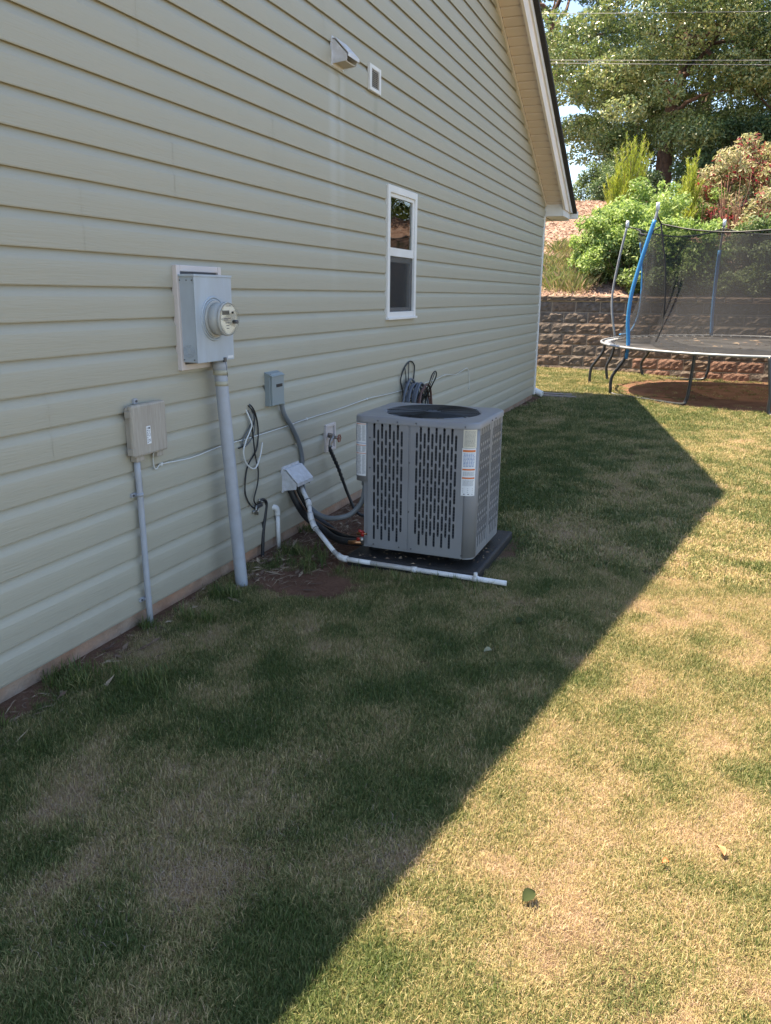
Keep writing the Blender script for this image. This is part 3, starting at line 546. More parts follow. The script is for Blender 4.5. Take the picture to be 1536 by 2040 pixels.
# thin white phone cable stapled along the wall
wc=thing('phone_cable','thin white cable sagging along the wall from the telecom box past the hanger','cable',(.02,2.75,.77))
tp=[(.035,2.744,.776),(.022,2.753,.745),(.020,2.760,.704),(.020,2.779,.697),(.020,2.816,.710),(.020,3.038,.697),(.020,3.294,.709),(.020,3.572,.706),(.020,3.921,.708),(.020,4.240,.715),(.020,4.683,.716),(.020,5.184,.728),(.020,5.461,.720),(.020,5.830,.713),(.020,6.709,.718),(.020,7.039,.733),(.020,7.403,.707),(.020,7.794,.735),(.020,7.881,.607),(.020,7.894,.516)]
MB().tube(spline([(x+.006,y,z) for x,y,z in tp],4),.003,6).build('cable',M_wirew,wc)
for i in (4,9,11,15,17,19): p=tp[i]; MB().box(.014,.026,p[1]-.006,p[1]+.006,p[2]-.008,p[2]+.006).build('cable_clip',M_wirew,wc)
# ------------------------------------------------------------------ air conditioner
M_ac=mat('ac_grey_paint',(.215,.218,.232),rough=.42,var=.07,vscale=5,c2=(.26,.245,.22),c2scale=3.5,c2amt=.4)
M_acd=mat('ac_dark_metal',(.012,.014,.018),rough=.5)
pad=thing('equipment_pad','black plastic pad under the air conditioner','pad',(.9,4.12,0))
M_pad=mat('black_pad_plastic',(.014,.014,.015),rough=.6,bump=.3,bscale=200,c2=(.06,.045,.035),c2scale=9,c2amt=.35)
MB().box(.52,1.275,3.735,4.56,-.05,.052).build('slab',M_pad,pad,bevel=.012)
for x in (.62,1.1):
    for y in (3.9,4.25): MB().cyl((x,y,.052),(x,y,.105),.03,12).build('riser_foot',M_black,pad)
ac=thing('air_conditioner','grey outdoor air conditioner unit with slotted sides and a round fan grille','air conditioner',(.9,4.07,.105))
X0,X1,Y0,Y1,ZB,ZT,RC=.545,1.232,3.780,4.372,.105,.812,.062
def rrect(x0,x1,y0,y1,r,n=6):
    out=[]
    for cx,cy,a0 in ((x1-r,y1-r,0),(x0+r,y1-r,90),(x0+r,y0+r,180),(x1-r,y0+r,270)):
        for i in range(n+1): a=R(a0+90*i/n); out.append((cx+r*math.cos(a),cy+r*math.sin(a)))
    return out
def slotgrid(mb,P,s0,cols,dx,zb,zt,zstarts,h=.083,pitch=.0945,wd=.0122):
    """perforated sheet: cols columns dx wide from s0; P(s,z) gives the 3-D point; zstarts(c)= top of first slot"""
    na=4
    for c in range(cols):
        l=s0+c*dx; r=l+dx; cx=(l+r)/2; xl=cx-wd/2; xr=cx+wd/2
        o=len(mb.v); mb.v+=[P(l,zb),P(xl,zb),P(xl,zt),P(l,zt),P(xr,zb),P(r,zb),P(r,zt),P(xr,zt)]
        mb.f+=[(o,o+1,o+2,o+3),(o+4,o+5,o+6,o+7)]; mb.s+=[False,False]
        top=zstarts(c); spans=[]; z=top
        while z-h>zb+.012: spans.append((z-h,z)); z-=pitch
        prev_top=zb; segs=[]
        bounds=[(None,zb)]
        for (a,b) in spans[::-1]: segs.append((prev_top,a,bounds)); prev_top=b
        # solid bridges between slots, with rounded ends
        arcs=[(-wd/2+wd*i/na) for i in range(na+1)]
        rr=wd/2
        edges=[('flat',zb)]+[x for (a,b) in spans[::-1] for x in (('bot',a),('top',b))]+[('flat',zt)]
        for e in range(0,len(edges),2):
            lo,hi=edges[e],edges[e+1]; o=len(mb.v)
            for d in arcs:
                q=math.sqrt(max(0,rr*rr-d*d))
                zl=lo[1] if lo[0]=='flat' else lo[1]-rr+q
                zh=hi[1] if hi[0]=='flat' else hi[1]+rr-q
                mb.v+=[P(cx+d,zl),P(cx+d,zh)]
            for i in range(na): mb.f.append((o+2*i,o+2*i+2,o+2*i+3,o+2*i+1)); mb.s.append(False)
# front (faces -y): left slotted panel, stile, right slotted panel, rounded corner
xl0=.646
front=lambda s,z:(s,Y0,z)
LW=(.834-.655)/8
mb=MB(); slotgrid(mb,front,.655,8,LW,ZB+.010,ZT,lambda c:ZT-.012-(.034 if c%2 else 0)); mb.add([(.628,Y0,ZB+.010),(.655,Y0,ZB+.010),(.655,Y0,ZT),(.628,Y0,ZT)],[(0,1,2,3)])
mb.add([(.834,Y0,ZB+.010),(.862,Y0,ZB+.010),(.862,Y0,ZT),(.834,Y0,ZT)],[(0,1,2,3)]); mb.build('front_louver_panel',M_ac,ac,solid=.0015)
RW=(1.132-.897)/11
mb=MB(); slotgrid(mb,front,.897,11,RW,ZB+.004,ZT,lambda c:ZT-.012-(0 if c%2 else .034)); mb.add([(.872,Y0,ZB+.004),(.897,Y0,ZB+.004),(.897,Y0,ZT),(.872,Y0,ZT)],[(0,1,2,3)])
# corner wrap
def arc(z0,z1,cx,cy,a0,a1,n=8,r=RC):
    o=len(mb.v)
    for i in range(n+1):
        a=R(a0+(a1-a0)*i/n); mb.v+=[(cx+r*math.cos(a),cy+r*math.sin(a),z0),(cx+r*math.cos(a),cy+r*math.sin(a),z1)]
    for i in range(n): mb.f.append((o+2*i,o+2*i+2,o+2*i+3,o+2*i+1)); mb.s.append(True)
mb.add([(1.132,Y0,ZB+.004),(X1-RC,Y0,ZB+.004),(X1-RC,Y0,ZT),(1.132,Y0,ZT)],[(0,1,2,3)])
arc(ZB+.004,ZT,X1-RC,Y0+RC,-90,0)
mb.build('front_louver_panel',M_ac,ac,solid=.0015)
MB().box(.8625,.8715,Y0+.003,Y0+.02,ZB+.006,ZT-.001).build('stile',M_ac,ac)
side=lambda s,z:(X1,s,z)
ya,yb=Y0+RC,Y1-RC; SW=(yb-ya-.05)/22
mb=MB(); slotgrid(mb,side,ya+.004,11,SW,ZB+.004,ZT,lambda c:ZT-.012-(0 if c%2 else .034)); slotgrid(mb,side,ya+.046+11*SW,11,SW,ZB+.004,ZT,lambda c:ZT-.012-(0 if c%2 else .034))
for a,b2 in ((ya,ya+.004),(ya+.004+11*SW,ya+.021+11*SW),(ya+.026+11*SW,ya+.046+11*SW),(ya+.046+22*SW,yb)): mb.add([(X1,a,ZB+.004),(X1,b2,ZB+.004),(X1,b2,ZT),(X1,a,ZT)],[(0,1,2,3)])
arc(ZB+.004,ZT,X1-RC,Y1-RC,0,90)
mb.build('side_louver_panel',M_ac,ac,solid=.0015)
MB().box(X1-.012,X1-.003,ya+.0212+11*SW,ya+.0258+11*SW,ZB+.006,ZT-.001).build('stile',M_ac,ac)
mb=MB(); slotgrid(mb,lambda s,z:(s,Y1,z),X0+RC,22,(X1-X0-2*RC)/22,ZB+.004,ZT,lambda c:ZT-.012-(0 if c%2 else .034)); mb.build('back_louver_panel',M_ac,ac,solid=.0015)
mb=MB(); slotgrid(mb,lambda s,z:(.62,s,z),3.92,16,(Y1-.06-3.92)/16,ZB+.004,ZT,lambda c:ZT-.012-(0 if c%2 else .034)); mb.box(.62,.625,Y1-.06,Y1-.001,ZB,ZT); mb.build('left_louver_panel',M_ac,ac)
# control box bulging at the left corner, recess with service valves below it
mb=MB(); pl=[(.628,Y0+.002)]+[(X0+.045-.045*math.sin(R(a)),Y0+.047-.045*math.cos(R(a))) for a in range(0,91,15)]+[(X0,3.93),(.628,3.93)]
mb.prism(pl,2,.475,ZT,True); mb.build('control_cover',M_ac,ac)
MB().box(.6,.626,Y0+.015,3.93,ZB,.4745).build('corner_post',M_ac,ac); MB().box(.60,.66,Y0+.012,3.93,ZB-.006,ZB+.012).build('service_base',M_ac,ac)
# base pan
MB().prism(rrect(.62,X1-.004,Y0+.004,Y1-.004,.05),2,ZB-.004,ZB+.03).build('base_pan',M_ac,ac)
# coil: dark fin pack with pale tube ends and guard wires
M_fin=mat('coil_fins',(.030,.034,.042),rough=.55,bump=.5,bscale=30,stretch=(20,20,.3))
MB().prism(rrect(.633,X1-.016,Y0+.016,Y1-.016,.03),2,ZB+.03,ZT-.03).build('coil',M_fin,ac)
mb=MB()
z=ZB+.045
while z<ZT-.03: 
    q=rrect(.65,X1-.0075,Y0+.0075,Y1-.0075,.055); mb.tube([(a,b2,z) for a,b2 in q],.0006,4,closed=True); z+=.0165
gw=mb.build('guard_wires',mat('guard_wire',(.20,.21,.23),rough=.5),ac); gw['kind']='stuff'
# lid
cxf,cyf,rf=.895,4.082,.258
def annulus(z):
    outer=rrect(X0-.004,X1+.004,Y0-.004,Y1+.004,RC+.004,8); return outer
mb=MB(); O=rrect(X0-.005,X1+.005,Y0-.005,Y1+.005,RC+.005,8); N=len(O)
# resample outline by angle about fan centre so ring quads stay regular
angs=[math.atan2(p[1]-cyf,p[0]-cxf) for p in O]; order=sorted(range(N),key=lambda i:angs[i]); O=[O[i] for i in order]; angs=[angs[i] for i in order]
extra=[]; 
for k in range(72):
    a=-math.pi+2*math.pi*(k+.5)/72; d=Vector((math.cos(a),math.sin(a)))
    for i in range(N):
        p,q=Vector(O[i]),Vector(O[(i+1)%N]); e=q-p; c=Vector((cxf,cyf)); den=d.x*e.y-d.y*e.x
        if abs(den)<1e-9: continue
        t_=((p.x-c.x)*e.y-(p.y-c.y)*e.x)/den; u_=((p.x-c.x)*d.y-(p.y-c.y)*d.x)/den
        if t_>0 and 0<=u_<1: extra.append((a,tuple(c+d*t_))); break
ring=sorted([(angs[i],O[i]) for i in range(N)]+extra); n=len(ring); o=0
zl=ZT+.022
for a,p in ring:
    ca,sa=math.cos(a),math.sin(a)
    dx,dy=p[0]-cxf,p[1]-cyf; s_=1-.010/math.hypot(dx,dy)
    mb.v+=[(p[0],p[1],ZT-.012),(p[0],p[1],zl-.006),(cxf+dx*s_,cyf+dy*s_,zl),(cxf+(rf+.012)*ca,cyf+(rf+.012)*sa,zl+.002),(cxf+rf*ca,cyf+rf*sa,zl-.003),(cxf+(rf-.002)*ca,cyf+(rf-.002)*sa,zl-.05)]
for i in range(n):
    j=(i+1)%n
    for k in range(5): mb.f.append((i*6+k,j*6+k,j*6+k+1,i*6+k+1)); mb.s.append(k in (0,1))
mb.build('lid',M_ac,ac)
# fan guard rings and spokes
mb=MB(); nr=21
for i in range(nr):
    r_=.05+(rf-.006-.05)*i/(nr-1); mb.tube([(cxf+r_*math.cos(a),cyf+r_*math.sin(a),zl+.004-.012*(r_/rf)**2*0) for a in np.linspace(0,2*math.pi,49)[:-1]],.0011,4,closed=True)
for k in range(10):
    a=2*math.pi*k/10+.1; mb.tube([(cxf+.045*math.cos(a),cyf+.045*math.sin(a),zl+.001),(cxf+(rf+.008)*math.cos(a),cyf+(rf+.008)*math.sin(a),zl+.001)],.0022,5)
mb.build('fan_guard',M_wire,ac)
M_blade=mat('fan_blade',(.26,.31,.38),rough=.35,metal=.35)
hub=MB().cyl((cxf,cyf,zl-.075),(cxf,cyf,zl-.035),.06,24).build('fan_hub',mat('fan_motor',(.10,.10,.09),rough=.4,metal=.3),ac)
for k in range(4):
    a0=2*math.pi*k/4+.35; mb=MB(); rows=[]
    for i in range(6):
        r_=.055+(rf-.02-.055)*i/5
        for j in range(7):
            a=a0+(j/6-.5)*1.05+.18*i/5; mb.v.append((cxf+r_*math.cos(a),cyf+r_*math.sin(a),zl-.055+.028*(j/6-.5)*(1-.3*i/5)))
    for i in range(5):
        for j in range(6): mb.f.append((i*7+j,i*7+j+1,(i+1)*7+j+1,(i+1)*7+j)); mb.s.append(True)
    mb.build('fan_blade',M_blade,ac,solid=.002)
MB().cyl((cxf,cyf,ZT-.1),(cxf,cyf,ZT-.095),rf-.01,32).build('shroud_floor',M_acd,ac)
# screws
for p,d in [((x,Y0-.0065,ZT+.002),(0,-1,0)) for x in (.69,.80,.905,1.17)]+[((x,Y0-.0015,ZB+.018),(0,-1,0)) for x in (.665,.815,.885,1.17)]+[((.867,Y0+.002,z),(0,-1,0)) for z in (.60,.33)]+[((.642,Y0-.0015,z),(0,-1,0)) for z in (.72,.555)]+[((X1+.0065,y,ZT+.002),(1,0,0)) for y in (4.05,4.13)]:
    p=Vector(p); d=Vector(d); MB().cyl(p,p+d*.003,.0042,10).build('screw',M_screw,ac)
# stickers following the corners
def path_right(s): # s along perimeter from x=1.158 on the front face, outward offset .0012
    L1=(X1-RC)-1.160
    if s<L1: return (1.160+s,Y0-.0014)
    a=R(-90)+ (s-L1)/RC; return (X1-RC+(RC+.0014)*math.cos(a),Y0+RC+(RC+.0014)*math.sin(a))
def path_left(s): # starts at the left face, wraps to the front
    a=R(180)+ s/.045
    if s<.045*math.pi/2: return (X0+.045+(.045+.0014)*math.cos(a),Y0+.047+(.045+.0014)*math.sin(a))
    return (X0+.045+(s-.045*math.pi/2),Y0+.0006)
def wrap(name,path,s0,s1,z0,z1,m,parent,lift=0,segs=8):
    mb=MB()
    for i in range(segs+1):
        s=s0+(s1-s0)*i/segs; p=Vector(path(s)); q=Vector(path(s+.001)); n=Vector((q.y-p.y,-(q.x-p.x))).normalized(); p=p+n*lift
        mb.v+=[(p.x,p.y,z0),(p.x,p.y,z1)]
    for i in range(segs): mb.f.append((2*i,2*i+2,2*i+3,2*i+1)); mb.s.append(True)
    return mb if m is None else mb.build(name,m,parent)
def textrows(path,s0,s1,z0,z1,pitch,h,lift,word=(.003,.010),gap=.0018,fill=1.):
    mb=MB(); z=z1-pitch
    while z>z0:
        s=s0; end=s1-random.random()*(s1-s0)*.35*(1-fill+.3)
        while s<end:
            l=min(random.uniform(*word),end-s)
            if l>.0012:
                k=wrap('',path,s,s+l,z,z+h,None,None,lift,2); mb.add(k.v,k.f)
            s+=l+gap
        z-=pitch
    return mb
M_orange=mat('warning_orange',(.62,.16,.04),rough=.5); M_blue=mat('sticker_blue',(.10,.2,.42),rough=.5); M_cream=mat('aged_label',(.60,.56,.46),rough=.5)
l1=wrap('rating_label',path_right,0,.072,.705,.800,M_cream,ac); k=textrows(path_right,.006,.066,.712,.795,.0062,.0022,.0006); k.build('label_print',M_print,l1)
l2=wrap('warning_label',path_right,-.004,.070,.452,.703,M_stick,ac)
for z0_,z1_ in ((.684,.695),(.588,.596),(.543,.551)): wrap('warning_bar',path_right,0,.066,z0_,z1_,M_orange,l2,.0005)
textrows(path_right,.004,.064,.604,.680,.0072,.0034,.0005,(.005,.013),.003).build('label_print',M_blue,l2)
mb=textrows(path_right,.004,.064,.558,.583,.0045,.0013,.0005); k=textrows(path_right,.004,.064,.505,.538,.0045,.0013,.0005); mb.add(k.v,k.f); k=textrows(path_right,.004,.066,.470,.500,.0095,.0015,.0005,(.05,.06)); mb.add(k.v,k.f); k=textrows(path_right,.008,.06,.456,.466,.007,.004,.0005,(.006,.009),.014); mb.add(k.v,k.f); mb.build('label_print',M_print,l2)
l3=wrap('instruction_label',path_left,.022,.098,.505,.795,M_stick,ac)
for z0_,z1_ in ((.788,.791),(.672,.675),(.628,.631)): wrap('warning_bar',path_left,.023,.097,z0_,z1_,M_orange,l3,.0005)
wrap('warning_bar',path_left,.023,.097,.684,.687,M_blue,l3,.0005)
# the text of this sheet is printed sideways: thin slanted strokes
mb=MB()
for z0_,z1_ in ((.51,.622),(.634,.668),(.692,.782)):
    z=z1_
    while z>z0_+.004:
        for sx in (.026,.05,.074):
            s=sx+random.random()*.003; k=wrap('',path_left,s,s+random.uniform(.014,.020),z-.0012,z,None,None,.0005,2); mb.add(k.v,k.f)
        z-=.0036
mb.build('label_print',M_print,l3)
# service valves
M_copper=mat('copper',(.42,.20,.10),rough=.35,metal=1); M_red=mat('red_cap',(.35,.02,.015),rough=.35)
va=thing('service_valves','copper and red refrigerant service valves at the lower left of the unit','valve',(.6,3.80,.14))
MB().cyl((.52,3.765,.118),(.60,3.765,.128),.0125,14).build('copper_pipe',M_copper,va)
MB().cyl((.60,3.765,.122),(.60,3.765,.160),.012,12).build('valve_body',M_brass,va); MB().cyl((.572,3.765,.145),(.600,3.765,.150),.010,12).build('red_cap',M_red,va)
MB().cyl((.59,3.80,.15),(.59,3.80,.185),.013,12).build('red_cap',M_red,va); MB().cyl((.60,3.80,.175),(.575,3.78,.19),.008,12).build('red_cap',M_red,va)
MB().cyl((.555,3.80,.165),(.62,3.80,.17),.008,12).build('copper_pipe',M_copper,va)
# ------------------------------------------------------------------ retaining wall
WY=15.60
bm_mats=[mat('block_brown',(.18,.13,.10),rough=.95,var=.35,vscale=14,bump=1,bscale=50,spec=.15),mat('block_grey_brown',(.155,.125,.105),rough=.95,var=.35,vscale=14,bump=1,bscale=50,spec=.15),mat('block_reddish',(.24,.14,.105),rough=.95,var=.35,vscale=14,bump=1,bscale=50,spec=.15)]
M_cap=mat('wall_cap_block',(.15,.11,.085),rough=.95,var=.3,vscale=14,bump=1,bscale=50,spec=.15)
rw=thing('retaining_wall','low wall of rough split brown concrete blocks below the mulched hillside','retaining wall',(0,WY,0))
def blockmesh(W_,H_,D_,seed,m):
    r=np.random.default_rng(seed); nx_,nz_=8,5; vs=[];fs=[]
    for k in range(nz_+1):
        for i in range(nx_+1):
            edge=(i in(0,nx_)) or (k in (0,nz_)); d=0 if edge else -(.004+.017*r.random())
            vs.append((W_*(i/nx_-.5)+(0 if edge else r.uniform(-.01,.01)),d,H_*k/nz_+(0 if edge else r.uniform(-.008,.008))))
    for k in range(nz_):
        for i in range(nx_): a=k*(nx_+1)+i; fs.append((a,a+1,a+nx_+2,a+nx_+1))
    o=len(vs); vs+=[(-W_/2,D_,0),(W_/2,D_,0),(W_/2,D_,H_),(-W_/2,D_,H_)]; tl=nz_*(nx_+1)
    fs+=[(o+3,o+2,tl+nx_,)+tuple(tl+i for i in range(nx_-1,-1,-1)),(o+1,o)+tuple(range(0,nx_+1)),(o,o+3)+tuple(k*(nx_+1) for k in range(nz_,-1,-1)),(o+2,o+1)+tuple(k*(nx_+1)+nx_ for k in range(0,nz_+1))]
    me=bpy.data.meshes.new('block'); me.from_pydata(vs,[],fs); me.materials.append(m); return me
BW,BH=.455,.203
vars_=[blockmesh(BW-.014,BH-.012,.22,s,bm_mats[s%2 if s<9 else 2]) for s in range(12)]
caps=[blockmesh(BW-.006,.095,.26,40+s,M_cap) for s in range(4)]
for c in range(8):
    z=1.36-.203*(c+1)
    if z<-.3: break
    dy=.012*c; x=-2.6+(BW/2 if c%2 else 0)+.05*random.random()
    while x<8.2:
        low=(c>=5 and x>.8)
        cand=vars_[9:] if low and random.random()<.5 else vars_[:9]
        o=bpy.data.objects.new('block',random.choice(cand)); col.objects.link(o); o.parent=rw; o.location=(x,-dy+random.uniform(-.004,.004),z+.004); x+=BW
x=-2.7
while x<8.2:
    o=bpy.data.objects.new('cap_block',random.choice(caps)); col.objects.link(o); o.parent=rw; o.location=(x,-.02,1.363); x+=BW
mb=MB()
for c in range(8): mb.box(-2.9,8.4,WY-.012*c+.004,WY+.24,1.36-.203*(c+1),1.36-.203*c)
mb.build('joint_fill',mat('joint_sand',(.42,.33,.25),rough=1,var=.2,vscale=30),rw)
# ------------------------------------------------------------------ hillside
def hz(x,y):
    s=np.minimum(y,22.3)-15.8; h=1.40+.372*s+.03*np.maximum(0,y-22.3)-.04*np.clip(x,-3,8)*sstep(16,21,y); return h+.18*(fbm(x*.7,y*.7,31)-.5)*sstep(15.9,17,y)+.05*(fbm(x*3,y*3,33)-.5)*sstep(15.9,16.6,y)
hx=np.concatenate([[-120,-60,-30,-15,-8],np.arange(-5,9.01,.14),[11,14,18,24,35,60,120]]); hy=np.concatenate([np.arange(15.8,24,.14),[25,27,30,35,45,70,120]])
HX,HY=np.meshgrid(hx,hy); HV=np.stack([HX,HY,hz(HX,HY)],-1).reshape(-1,3); n1=len(hx); I=(np.arange(len(hy)-1)[:,None]*n1+np.arange(n1-1)[None]).ravel()
M_hill=mat('pine_straw_mulch',(.26,.16,.12),rough=1,c2=(.36,.26,.21),c2scale=9,c2amt=.8,var=.35,vscale=28,bump=1,bscale=26,spec=.1)
hl_=npmesh('hillside',HV,np.stack([I,I+1,I+1+n1,I+n1],-1),M_hill,smooth=True); hl_['kind']='structure'
# ------------------------------------------------------------------ vegetation helpers
def leaves(centers,radii,count,size,seed,flat=1.0,up=.4,aspect=.5,shell=.55,tone_c=None,tv=.25):
    """leaf quads (folded) spread in the shells of many small clumps; returns V,F,tone"""
    r=np.random.default_rng(seed); C_=np.asarray(centers,float); Rr=np.asarray(radii,float)
    idx=r.choice(len(C_),count,p=Rr**2/np.sum(Rr**2)); d=r.normal(size=(count,3)); d/=np.linalg.norm(d,axis=1)[:,None]
    rad=(shell+(1-shell)*r.random(count)**.6)*Rr[idx]; P_=C_[idx]+d*rad[:,None]*np.array([1,1,flat])
    n=d*.6+r.normal(size=(count,3))*.7+np.array([0,0,up]); n/=np.linalg.norm(n,axis=1)[:,None]
    a=r.normal(size=(count,3)); a-=n*np.sum(a*n,1)[:,None]; a/=np.linalg.norm(a,axis=1)[:,None]; b=np.cross(n,a)
    s=size*(.6+.8*r.random(count))[:,None]
    v0=P_-a*s*.5; v1=P_+b*s*aspect*.5+n*s*.06; v2=P_+a*s*.5-n*s*.10; v3=P_-b*s*aspect*.5+n*s*.06
    V=np.stack([v0,v1,v2,v3],1).reshape(-1,3); F=np.arange(count*4).reshape(-1,4)
    ct=r.random(len(C_)) if tone_c is None else tone_c
    tone=np.clip(ct[idx]*.5+.25+r.normal(size=count)*tv,0,1)
    return V,F,np.repeat(tone,4)
def limb(mb,a,b,r0,r1,wob=.1,n=5,seg=7):
    a,b=Vector(a),Vector(b); pts=[]; L_=(b-a).length
    for i in range(n+1):
        t=i/n; p=a.lerp(b,t); w_=wob*L_*math.sin(t*math.pi)
        pts.append(p+Vector((random.uniform(-1,1),random.uniform(-1,1),random.uniform(-.5,.5)))*w_*.5)
    mb.tube(pts,[r0+(r1-r0)*i/n for i in range(n+1)],seg); return pts[-1]
M_bark=mat('brown_bark',(.13,.075,.055),rough=.95,var=.3,vscale=12,bump=1,bscale=30)
M_twig=mat('twig_brown',(.16,.10,.07),rough=.9,var=.2)
G_oak=leafmat('oak_leaf',[(0,(.065,.11,.035)),(1,(.36,.38,.17)),(.5,(.17,.23,.08)),(.85,(.29,.32,.14))],rough=.3,spec=.8,trans=.3)
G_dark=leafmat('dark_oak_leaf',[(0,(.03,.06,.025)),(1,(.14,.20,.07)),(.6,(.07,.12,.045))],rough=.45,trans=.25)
G_light=leafmat('bright_leaf',[(0,(.13,.21,.05)),(1,(.42,.50,.20)),(.5,(.26,.36,.11))],rough=.5,trans=.4)
G_mid=leafmat('mid_leaf',[(0,(.06,.10,.03)),(1,(.20,.26,.10)),(.5,(.12,.17,.06))],rough=.5,trans=.35)
G_plume=leafmat('plume_green',[(0,(.20,.28,.04)),(1,(.50,.52,.10)),(.6,(.36,.42,.07))],rough=.6,trans=.35)
G_poke=leafmat('pokeweed_leaf',[(0,(.34,.04,.07)),(1,(.44,.38,.25)),(.2,(.28,.11,.09)),(.38,(.19,.24,.09)),(.7,(.46,.42,.24))],rough=.5,trans=.35)
G_dry=leafmat('dry_weed',[(0,(.14,.20,.05)),(1,(.42,.30,.18)),(.5,(.24,.26,.09))],rough=.7,trans=.3)
def tree(name,label,cat,base,trunk_h,tr,crown_c,crown_r,nclump,nleaf,lsize,m,seed,clump_r=(.5,1.0),flat=.5,group=None,lims=10,keep=None):
    random.seed(seed); t=thing(name,label,cat,base,group); r=np.random.default_rng(seed)
    top=Vector(base)+Vector((0,0,trunk_h)); mb=MB(); limb(mb,Vector(base)-Vector((0,0,.3)),top,tr*1.25,tr*.8,.03,7,12)
    cc=np.array(crown_c); cr=np.array(crown_r); cl=[]
    while len(cl)<nclump:
        p=r.uniform(-1,1,3); q=np.linalg.norm(p)
        if q>1 or q<.25: continue
        if keep is not None and not keep(cc+p*cr): continue
        cl.append(cc+p*cr)
    cl=np.array(cl); rr=r.uniform(*clump_r,size=nclump)
    trunk=mb.build('trunk',M_bark,t)
    mb=MB(); lead=Vector(crown_c)+Vector((0,0,crown_r[2]*.5)); limb(mb,top,lead,tr*.75,tr*.15,.08,6,8)
    for i in range(lims):
        e=Vector(cl[r.integers(nclump)]); s=top.lerp(lead,random.random()*.7); mid=limb(mb,s,s.lerp(e,.5)+Vector((0,0,.2)),tr*.35,tr*.18,.12); limb(mb,mid,e,tr*.18,tr*.05,.15)
        for q in range(3):
            e2=Vector(cl[r.integers(nclump)])
            if (e2-e).length<2.5: limb(mb,e,e2,tr*.07,tr*.02,.15,4,5)
    mb.build('branches',M_bark,t)
    V,F,tn=leaves(cl,rr,nleaf,lsize,seed+1,flat=flat)
    npmesh('crown',V,F,m,t,attrs={'tone':tn}); return t
def bush(name,label,cat,base,cr,nclump,nleaf,lsize,m,seed,clump_r=(.15,.32),asp=.5,stem=M_twig,group=None,flat=.8,tv=.25,sr=.012,shell=.15):
    random.seed(seed); r=np.random.default_rng(seed); t=thing(name,label,cat,base,group); cl=[]
    while len(cl)<nclump:
        p=r.uniform(-1,1,3); q=math.hypot(p[0],p[1])*(1+.25*math.sin(5*math.atan2(p[1],p[0])+seed))
        if q>math.sqrt(1-max(0,p[2])**2): continue
        c_=np.array(base)+np.array([p[0]*cr[0],p[1]*cr[1],cr[2]*(.52+.5*p[2])])
        if c_[2]<hz(c_[0],max(15.8,c_[1]))+.05 and c_[1]>15.8: c_[2]=hz(c_[0],c_[1])+.12
        cl.append(c_)
    cl=np.array(cl); mb=MB()
    for i in range(min(nclump,26)):
        b_=Vector(base)+Vector((random.uniform(-.3,.3)*cr[0],random.uniform(-.3,.3)*cr[1],-.1)); limb(mb,b_,Vector(cl[i]),sr,sr*.3,.12,5,5)
    mb.build('stems',stem,t); V,F,tn=leaves(cl,r.uniform(*clump_r,size=nclump),nleaf,lsize,seed+3,flat=flat,aspect=asp,tv=tv,shell=shell)
    npmesh('foliage',V,F,m,t,attrs={'tone':tn}); return t
def B(x,y): return (x,y,float(hz(x,y)))
# big oak and its neighbours
tree('oak_tree','large broad olive green oak with a thick red brown trunk on the hilltop','tree',B(.55,27),2.7,.24,(.9,27.3,8.6),(4.3,3.2,4.0),170,110000,.11,G_oak,5,(.55,1.05),.5,lims=16,keep=lambda p:p[2]>5.3+.35*max(0,1.4-abs(p[0]-.5)) )
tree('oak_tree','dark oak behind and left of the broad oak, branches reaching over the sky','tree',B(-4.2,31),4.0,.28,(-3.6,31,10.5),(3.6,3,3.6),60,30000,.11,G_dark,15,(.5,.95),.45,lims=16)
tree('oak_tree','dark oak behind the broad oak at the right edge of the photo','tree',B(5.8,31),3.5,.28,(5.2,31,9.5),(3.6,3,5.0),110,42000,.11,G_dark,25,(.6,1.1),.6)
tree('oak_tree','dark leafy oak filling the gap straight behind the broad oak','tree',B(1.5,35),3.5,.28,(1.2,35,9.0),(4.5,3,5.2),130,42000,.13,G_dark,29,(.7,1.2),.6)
bush('evergreen_shrub','dark evergreen shrub at the hill crest next to the roof edge','shrub',B(-1.25,25.2),(.75,.7,1.3),26,8000,.07,G_mid,33,(.2,.4))
bush('evergreen_shrub','tall green shrub with sky beside it, left of the yellow plumes','shrub',B(-.75,26.6),(1.0,.8,2.9),40,12000,.09,G_oak,34,(.3,.5))
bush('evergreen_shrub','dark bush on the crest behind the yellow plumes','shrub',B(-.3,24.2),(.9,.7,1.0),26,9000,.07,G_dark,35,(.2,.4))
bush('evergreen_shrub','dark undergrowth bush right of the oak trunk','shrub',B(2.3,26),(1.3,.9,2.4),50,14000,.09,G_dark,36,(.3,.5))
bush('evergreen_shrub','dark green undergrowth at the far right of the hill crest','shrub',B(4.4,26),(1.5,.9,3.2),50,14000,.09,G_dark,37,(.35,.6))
tree('oak_tree','oak on the bank past the right edge, seen as green in the window glass','tree',B(9.5,27),3.0,.28,(9.5,27,8.0),(3.6,3,4.2),70,20000,.16,G_oak,41,(.6,1.1),.6)
bush('evergreen_shrub','shrub on the bank past the right edge, mirrored in the window glass','shrub',B(7.0,22.5),(1.6,.9,1.8),40,6000,.12,G_mid,42,(.3,.5))
